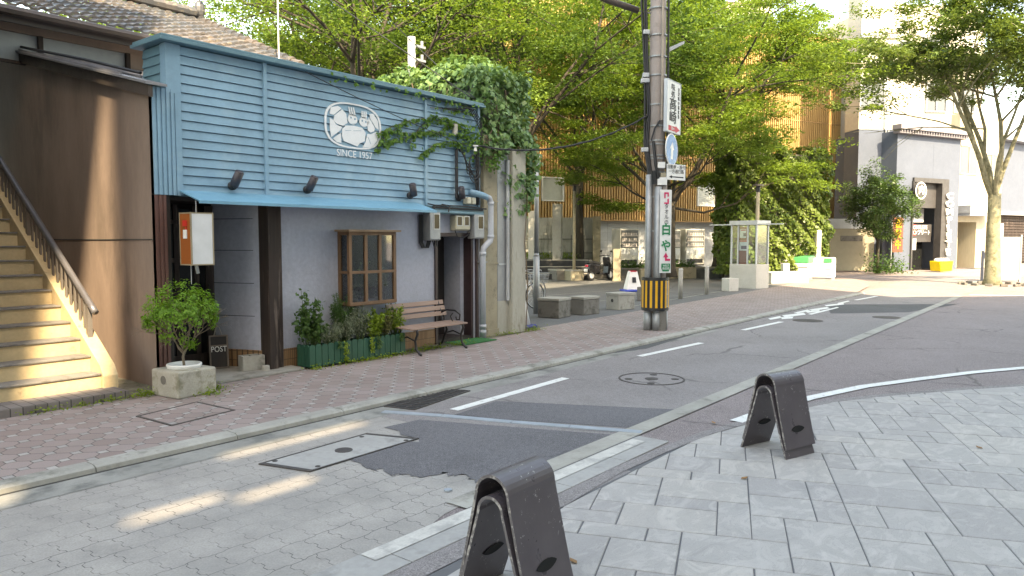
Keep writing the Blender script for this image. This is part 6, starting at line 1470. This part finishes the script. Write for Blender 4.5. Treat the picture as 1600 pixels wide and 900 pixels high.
# concrete stools on the plaza
def cube(px0, pxm, px1, pyb, hh, lab, hole=False, mt=None):
    A = G(px0,pyb-1.0); B = G(pxm,pyb+1.0); Cc = G(px1,pyb-3); a = Vector((*A,0)); b = Vector((*B,0)); c = Vector((*Cc,0)); d = a+(c-b)
    n = (b-a).normalized(); L = (b-a).length; m_ = (c-b); dp = m_-n*m_.dot(n); m_ = dp.normalized()*max(.42, min(.6, dp.length))
    t = thing('concrete_stool', ((a+b)/2)[:], lab, 'concrete stool', 'concrete blocks on the plaza')
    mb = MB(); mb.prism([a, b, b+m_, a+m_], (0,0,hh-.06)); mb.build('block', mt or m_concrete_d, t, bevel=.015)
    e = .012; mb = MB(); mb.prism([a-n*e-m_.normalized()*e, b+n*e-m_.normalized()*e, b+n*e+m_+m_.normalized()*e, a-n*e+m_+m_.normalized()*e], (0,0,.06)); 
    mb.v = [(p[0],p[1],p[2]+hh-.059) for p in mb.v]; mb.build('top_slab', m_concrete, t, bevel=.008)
    if hole:
        c_ = (a+b)/2+Vector((0,0,hh*.55)); q_ = Vector((0,0,0)); mb = MB(); nn = m_.normalized(); mb.cyl(c_-nn*.002, c_+nn*.01, .045, n=14); mb.build('hole', m_black, t)
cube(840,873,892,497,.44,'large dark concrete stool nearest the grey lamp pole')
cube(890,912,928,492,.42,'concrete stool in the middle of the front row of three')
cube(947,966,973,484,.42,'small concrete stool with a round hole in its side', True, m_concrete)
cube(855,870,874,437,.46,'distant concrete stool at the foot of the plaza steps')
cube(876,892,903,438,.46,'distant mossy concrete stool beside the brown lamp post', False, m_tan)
x, y = G(1010,470); mb = MB(); mb.box(x-.2,x+.2,y-.2,y+.2,0,.4); tag(mb.build('concrete_stool', m_concrete_d, bevel=.015), 'dark concrete stool mostly hidden behind the utility pole', 'concrete stool', 'concrete blocks on the plaza')
# round bollards
for (px_, py_), lab in (((1063,467),'round grey bollard nearer the utility pole'),((1104,460),'round grey bollard nearer the smoking booth')):
    x, y = G(px_, py_); t = thing('bollard', (x,y,0), lab, 'bollard', 'round grey bollards at the plaza edge')
    mb = MB(); mb.cyl((x,y,0),(x,y,.86),.065,.065,18); mb.build('post', m_concrete, t, smooth=50); mb = MB(); mb.cyl((x,y,.865),(x,y,.90),.07,.055,18); mb.build('cap', m_concrete_l, t)
# white plastic sign cone
x, y = G(988,455); t = thing('stand_sign', (x,y,0), 'white tapered plastic stand sign with a blue base on the plaza', 'stand sign')
Mo = RZ(R(-40),(x,y,0)); mb = MB()
def frus(mb, w0, d0, w1, d1, z0, z1, M): mb.add([M @ Vector(p) for p in ((-w0,-d0,z0),(w0,-d0,z0),(w0,d0,z0),(-w0,d0,z0),(-w1,-d1,z1),(w1,-d1,z1),(w1,d1,z1),(-w1,d1,z1))], [(3,2,1,0),(4,5,6,7),(0,1,5,4),(1,2,6,5),(2,3,7,6),(3,0,4,7)])
frus(mb,.26,.2,.14,.09,.06,.68,Mo); mb.build('body', m_white, t, bevel=.02)
mb = MB(); mb.box(-.36,.36,-.28,.28,0,.06,Mo); mb.build('base', plain('blue_base', (.02,.06,.45), .5), t, bevel=.02)
mb = MB(); mb.prism([Mo @ Vector(p) for p in ((-.07,-.177,.30),(.07,-.177,.30),(.065,-.142,.48),(-.065,-.142,.48))], Mo.to_3x3() @ Vector((0,-.004,0))); mb.build('notice', m_ink, t)
mb = MB(); mb.box(-.10,.10,-.11,.11,.665,.695,Mo); mb.build('red_top', m_redink, t)
# folded blue-white sign at pillar foot
x, y = G(822,512); t = thing('white_cone', (x,y,0), 'white plastic cone with navy base leaning behind the pale pillar', 'cone')
mb = MB(); mb.cyl((x,y+.1,.05),(x-.02,y+.12,.7),.17,.06,14); mb.build('body', m_white, t, smooth=50); mb = MB(); mb.box(x-.24,x+.22,y-.12,y+.32,0,.06); mb.build('base', plain('navy_base', (.04,.05,.2), .6), t, bevel=.02)

# scooter
def scooter(px_, py_, ang_):
    x, y = G(px_, py_); M_ = RZ(ang_,(x,y,0)); t = thing('scooter', (x,y,0), 'black motor scooter parked at the back of the plaza', 'scooter'); T = lambda p: M_ @ Vector(p)
    m_sb = plain('scooter_black', (.015,.015,.018), .25)
    for cx, nm in ((-.58,'wheel'),(.62,'wheel')):
        mb = MB(); pts = [T((cx+.19*math.cos(a),0,.23+.19*math.sin(a))) for a in [i*2*math.pi/20 for i in range(21)]]; mb.tube(pts, .05, 8); w = mb.build(nm, m_black, t, smooth=True)
        mb = MB(); mb.cyl(T((cx,-.04,.23)), T((cx,.04,.23)), .13, n=16); mb.build('rim', m_greyl, w)
    mb = MB(); mb.prism([T(p) for p in ((-.85,-.13,.42),(-.35,-.13,.30),(-.1,-.13,.34),(-.1,-.13,.68),(-.80,-.13,.76))], M_.to_3x3() @ Vector((0,.26,0))); mb.build('rear_body', m_sb, t, bevel=.05)
    mb = MB(); mb.prism([T(p) for p in ((-.88,-.12,.76),(-.1,-.12,.68),(-.06,-.12,.76),(-.30,-.12,.82),(-.82,-.12,.86))], M_.to_3x3() @ Vector((0,.24,0))); mb.build('seat', m_black, t, bevel=.03)
    mb = MB(); mb.prism([T(p) for p in ((-.15,-.13,.26),(.35,-.13,.24),(.35,-.13,.32),(-.15,-.13,.34))], M_.to_3x3() @ Vector((0,.26,0))); mb.build('floorboard', m_sb, t, bevel=.02)
    mb = MB(); mb.prism([T(p) for p in ((.30,-.17,.25),(.42,-.17,.25),(.52,-.17,.62),(.42,-.17,1.0),(.30,-.17,1.0),(.36,-.17,.6))], M_.to_3x3() @ Vector((0,.34,0))); mb.build('leg_shield', m_sb, t, bevel=.04)
    mb = MB(); mb.prism([T(p) for p in ((.44,-.07,.42),(.72,-.07,.47),(.88,-.07,.40),(.70,-.07,.53),(.5,-.07,.55))], M_.to_3x3() @ Vector((0,.14,0))); mb.build('mudguard', m_sb, t, bevel=.02)
    mb = MB(); mb.tube([T((.62,0,.25)),T((.40,0,.95))], .03, 8); mb.build('fork', m_grey, t)
    mb = MB(); mb.tube([T((.28,-.33,1.03)),T((.36,-.1,1.06)),T((.36,.1,1.06)),T((.28,.33,1.03))], .018, 8); mb.build('handlebar', m_black, t)
    mb = MB(); mb.ell(T((.43,0,1.0)), (.10,.10,.09)); mb.build('headlight', m_greyl, t, smooth=True)
    for s in (-1,1): mb = MB(); mb.tube([T((.33,.2*s,1.05)),T((.36,.27*s,1.2))], .008, 5); mb.ell(T((.36,.29*s,1.24)), (.06,.06,.045)); mb.build('mirror', m_black, t)
    mb = MB(); mb.box(-.93,-.91,-.09,.09,.40,.52,M_); mb.build('number_plate', m_white, t)
    mb = MB(); mb.box(-.90,-.86,-.07,.07,.60,.68,M_); mb.build('tail_light', m_redink, t)
scooter(938,438,R(-10))
# bicycles behind the pillars
def bicycle(cx, cy, ang_, lab):
    M_ = RZ(ang_,(cx,cy,0)); T = lambda p: M_ @ Vector(p); t = thing('bicycle', (cx,cy,0), lab, 'bicycle', 'bicycles parked behind the ivy pillars')
    for x in (-.52,.54):
        mb = MB(); mb.tube([T((x+.32*math.cos(a),0,.335+.32*math.sin(a))) for a in [i*2*math.pi/28 for i in range(29)]], .014, 6); w = mb.build('wheel', m_black, t)
        mb = MB(); mb.tube([T((x+.300*math.cos(a),0,.335+.300*math.sin(a))) for a in [i*2*math.pi/28 for i in range(29)]], .009, 5); mb.build('rim', m_greyl, w)
        mb = MB()
        for i in range(14): a = i*2*math.pi/14; mb.tube([T((x,0,.335)),T((x+.30*math.cos(a),0,.335+.30*math.sin(a)))], .0018, 3)
        mb.build('spokes', m_greyl, w)
    mb = MB(); bb = (-.08,0,.28)
    for p, q in ((bb,(-.52,0,.335)),(bb,(-.18,0,.75)),((-.18,0,.68),(-.52,0,.335)),(bb,(.38,0,.72)),((.38,0,.72),(.36,0,.86)),((.38,0,.72),(.54,0,.335)),((-.12,0,.5),(.38,0,.62))): mb.tube([T(p),T(q)], .014, 7)
    mb.build('frame', m_greyl, t)
    mb = MB(); mb.ell(T((-.2,0,.80)), (.12,.08,.035)); mb.build('saddle', m_black, t)
    mb = MB(); mb.tube([T((.20,-.27,.93)),T((.36,-.15,.95)),T((.38,0,.92)),T((.36,.15,.95)),T((.20,.27,.93))], .011, 6); mb.build('handlebar', m_greyl, t)
    mb = MB()
    for z in (.60,.70,.80,.86):
        e = (z-.6)*.15; pts = [(.46-e,-.14-e,z),(.74+e,-.14-e,z),(.74+e,.14+e,z),(.46-e,.14+e,z),(.46-e,-.14-e,z)]; mb.tube([T(p) for p in pts], .004, 4)
    for i in range(8):
        x = .46+.04*i
        for s in (-1,1): mb.tube([T((x,.14*s,.6)),T((x,.18*s,.86))], .003, 3)
    mb.build('basket', m_greyl, t)
    mb = MB(); mb.tube([T((-.52+.36*math.cos(a),0,.335+.36*math.sin(a))) for a in [R(20)+i*R(150)/10 for i in range(11)]], .016, 5); mb.build('mudguard', m_black, t)
bicycle(*D(826,19.2), R(5), 'silver city bicycle with basket, nearer to the grey lamp pole')
bicycle(*D(812,18.3), R(-8), 'darker city bicycle mostly hidden behind the pale pillar')

# ---- bent steel plate bollards (near and far) ----
def chip_mat():
    k = N('bollard_paint'); v = k.coord(); n = k.math('MULTIPLY', k.rng(k.noise(v, 34, 6, .8), .60, .615), k.rng(k.noise(v, 7, 3), .53, .56))
    k.set(k.b.inputs['Base Color'], k.mix(n, k.mix(k.rng(k.noise(v,5,4),.3,.7), (.078,.062,.070), (.105,.087,.095)), (.42,.40,.39)))
    k.set(k.b.inputs['Roughness'], k.rng(k.noise(v,9,4),.3,.7,.26,.40)); k.b.inputs['Specular IOR Level'].default_value = .55; k.bump(k.noise(v,180,3),.12,.002); return k.m
m_bol = chip_mat()
k = N('worn_plate_edge'); v = k.coord(); k.set(k.b.inputs['Base Color'], k.mix(k.rng(k.noise(v,30,6,.7),.5,.6), (.13,.115,.115), (.38,.35,.32))); k.b.inputs['Roughness'].default_value = .6; m_edge = k.m
def arch_profile(w0, w1, h, n=14, z0=0.0, bow=.0):
    """inverted U: feet at +-w0, shoulder width w1, height h. returns list of (x,z)"""
    zs = h-w1; pts = [(-w0, z0)]
    for i in range(1,5): f = i/5; pts.append((-(w0+(w1-w0)*f**.92), z0+(zs-z0)*f))
    for i in range(n+1): a = math.pi-math.pi*i/n; pts.append((w1*math.cos(a), zs+w1*math.sin(a)))
    for i in range(4,0,-1): f = i/5; pts.append(((w0+(w1-w0)*f**.92), z0+(zs-z0)*f))
    pts.append((w0, z0)); return pts
def offset(pr, d):
    out = []
    for i, p in enumerate(pr):
        a = pr[max(0,i-1)]; b = pr[min(len(pr)-1,i+1)]; tx_, tz = b[0]-a[0], b[1]-a[1]; L = math.hypot(tx_,tz); out.append((p[0]-(-tz)/L*-d*1.0*-1*-1, p[1]+tx_/L*-d)) if False else out.append((p[0]+tz/L*d, p[1]-tx_/L*d))
    return out
def plate(pr, th, y0, y1, hole=None):
    """returns MB of a bent plate; material 0 faces, 1 edges; hole=(z centre, half height, half width) cuts a lens slot in both legs"""
    inner = offset(pr, th); mb = MB(); ny = 1
    n = len(pr)
    def surf(P, flip):
        for i in range(n-1):
            f = [(P[i][0],y0,P[i][1]),(P[i+1][0],y0,P[i+1][1]),(P[i+1][0],y1,P[i+1][1]),(P[i][0],y1,P[i][1])]
            mb.mi = 0; mb.poly(f if not flip else f[::-1])
    surf(pr, False); surf(inner, True)
    mb.mi = 1
    for y in (y0, y1):
        for i in range(n-1): mb.poly([(pr[i][0],y,pr[i][1]),(inner[i][0],y,inner[i][1]),(inner[i+1][0],y,inner[i+1][1]),(pr[i+1][0],y,pr[i+1][1])])
    for i in (0, n-1): mb.poly([(pr[i][0],y0,pr[i][1]),(pr[i][0],y1,pr[i][1]),(inner[i][0],y1,inner[i][1]),(inner[i][0],y0,inner[i][1])])
    return mb
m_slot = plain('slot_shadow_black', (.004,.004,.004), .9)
def make_bollard():
    t = thing('steel_bollard', (0,0,0), '', 'bollard', 'bent steel plate bollards on the stamped pavement')
    op = arch_profile(.225, .104, .675, z0=.075); ip = arch_profile(.232, .080, .575, z0=.0)
    L = .385
    o1 = plate(op, .015, 0, L).build('outer_plate', [m_bol, m_edge], t, smooth=35)
    o2 = plate(ip, .015, -.012, L-.02).build('inner_plate', [m_bol, m_edge], t, smooth=35)
    # lens shaped slots: shallow dark recess plates on both faces of both legs
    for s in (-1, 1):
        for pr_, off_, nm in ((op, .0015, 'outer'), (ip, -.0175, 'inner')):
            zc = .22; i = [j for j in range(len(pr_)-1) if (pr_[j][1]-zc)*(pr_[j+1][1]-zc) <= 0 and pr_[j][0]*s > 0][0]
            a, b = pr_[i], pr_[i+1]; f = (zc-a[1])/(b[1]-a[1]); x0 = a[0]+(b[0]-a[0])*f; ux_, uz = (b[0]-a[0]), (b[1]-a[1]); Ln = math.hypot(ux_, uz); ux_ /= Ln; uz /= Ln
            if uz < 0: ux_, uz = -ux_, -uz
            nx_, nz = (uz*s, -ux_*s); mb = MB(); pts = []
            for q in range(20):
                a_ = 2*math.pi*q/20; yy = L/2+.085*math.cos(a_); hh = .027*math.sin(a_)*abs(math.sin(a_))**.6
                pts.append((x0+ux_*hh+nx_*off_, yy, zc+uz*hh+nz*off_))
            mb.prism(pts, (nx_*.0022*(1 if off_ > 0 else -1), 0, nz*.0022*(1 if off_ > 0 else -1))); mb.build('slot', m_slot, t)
    return t
b0 = make_bollard()
def place(o, x, y, ang_): o.location = (x, y, ZR+.006); o.rotation_euler = (0,0,ang_)
b1 = copy_tree(b0)
# local +y runs front to back along the plate
fx, fy = G(1193,709,ZR); place(b0, fx, fy, R(-18)-R(90)+0)
b0['label'] = 'scuffed dark bent-plate steel bollard standing farther out on the slabs at the right'
nx_, ny_ = G(768,746,.62); place(b1, nx_, ny_, R(1)-R(90))
b1['label'] = 'nearest dark bent-plate steel bollard, cropped by the bottom edge of the picture'
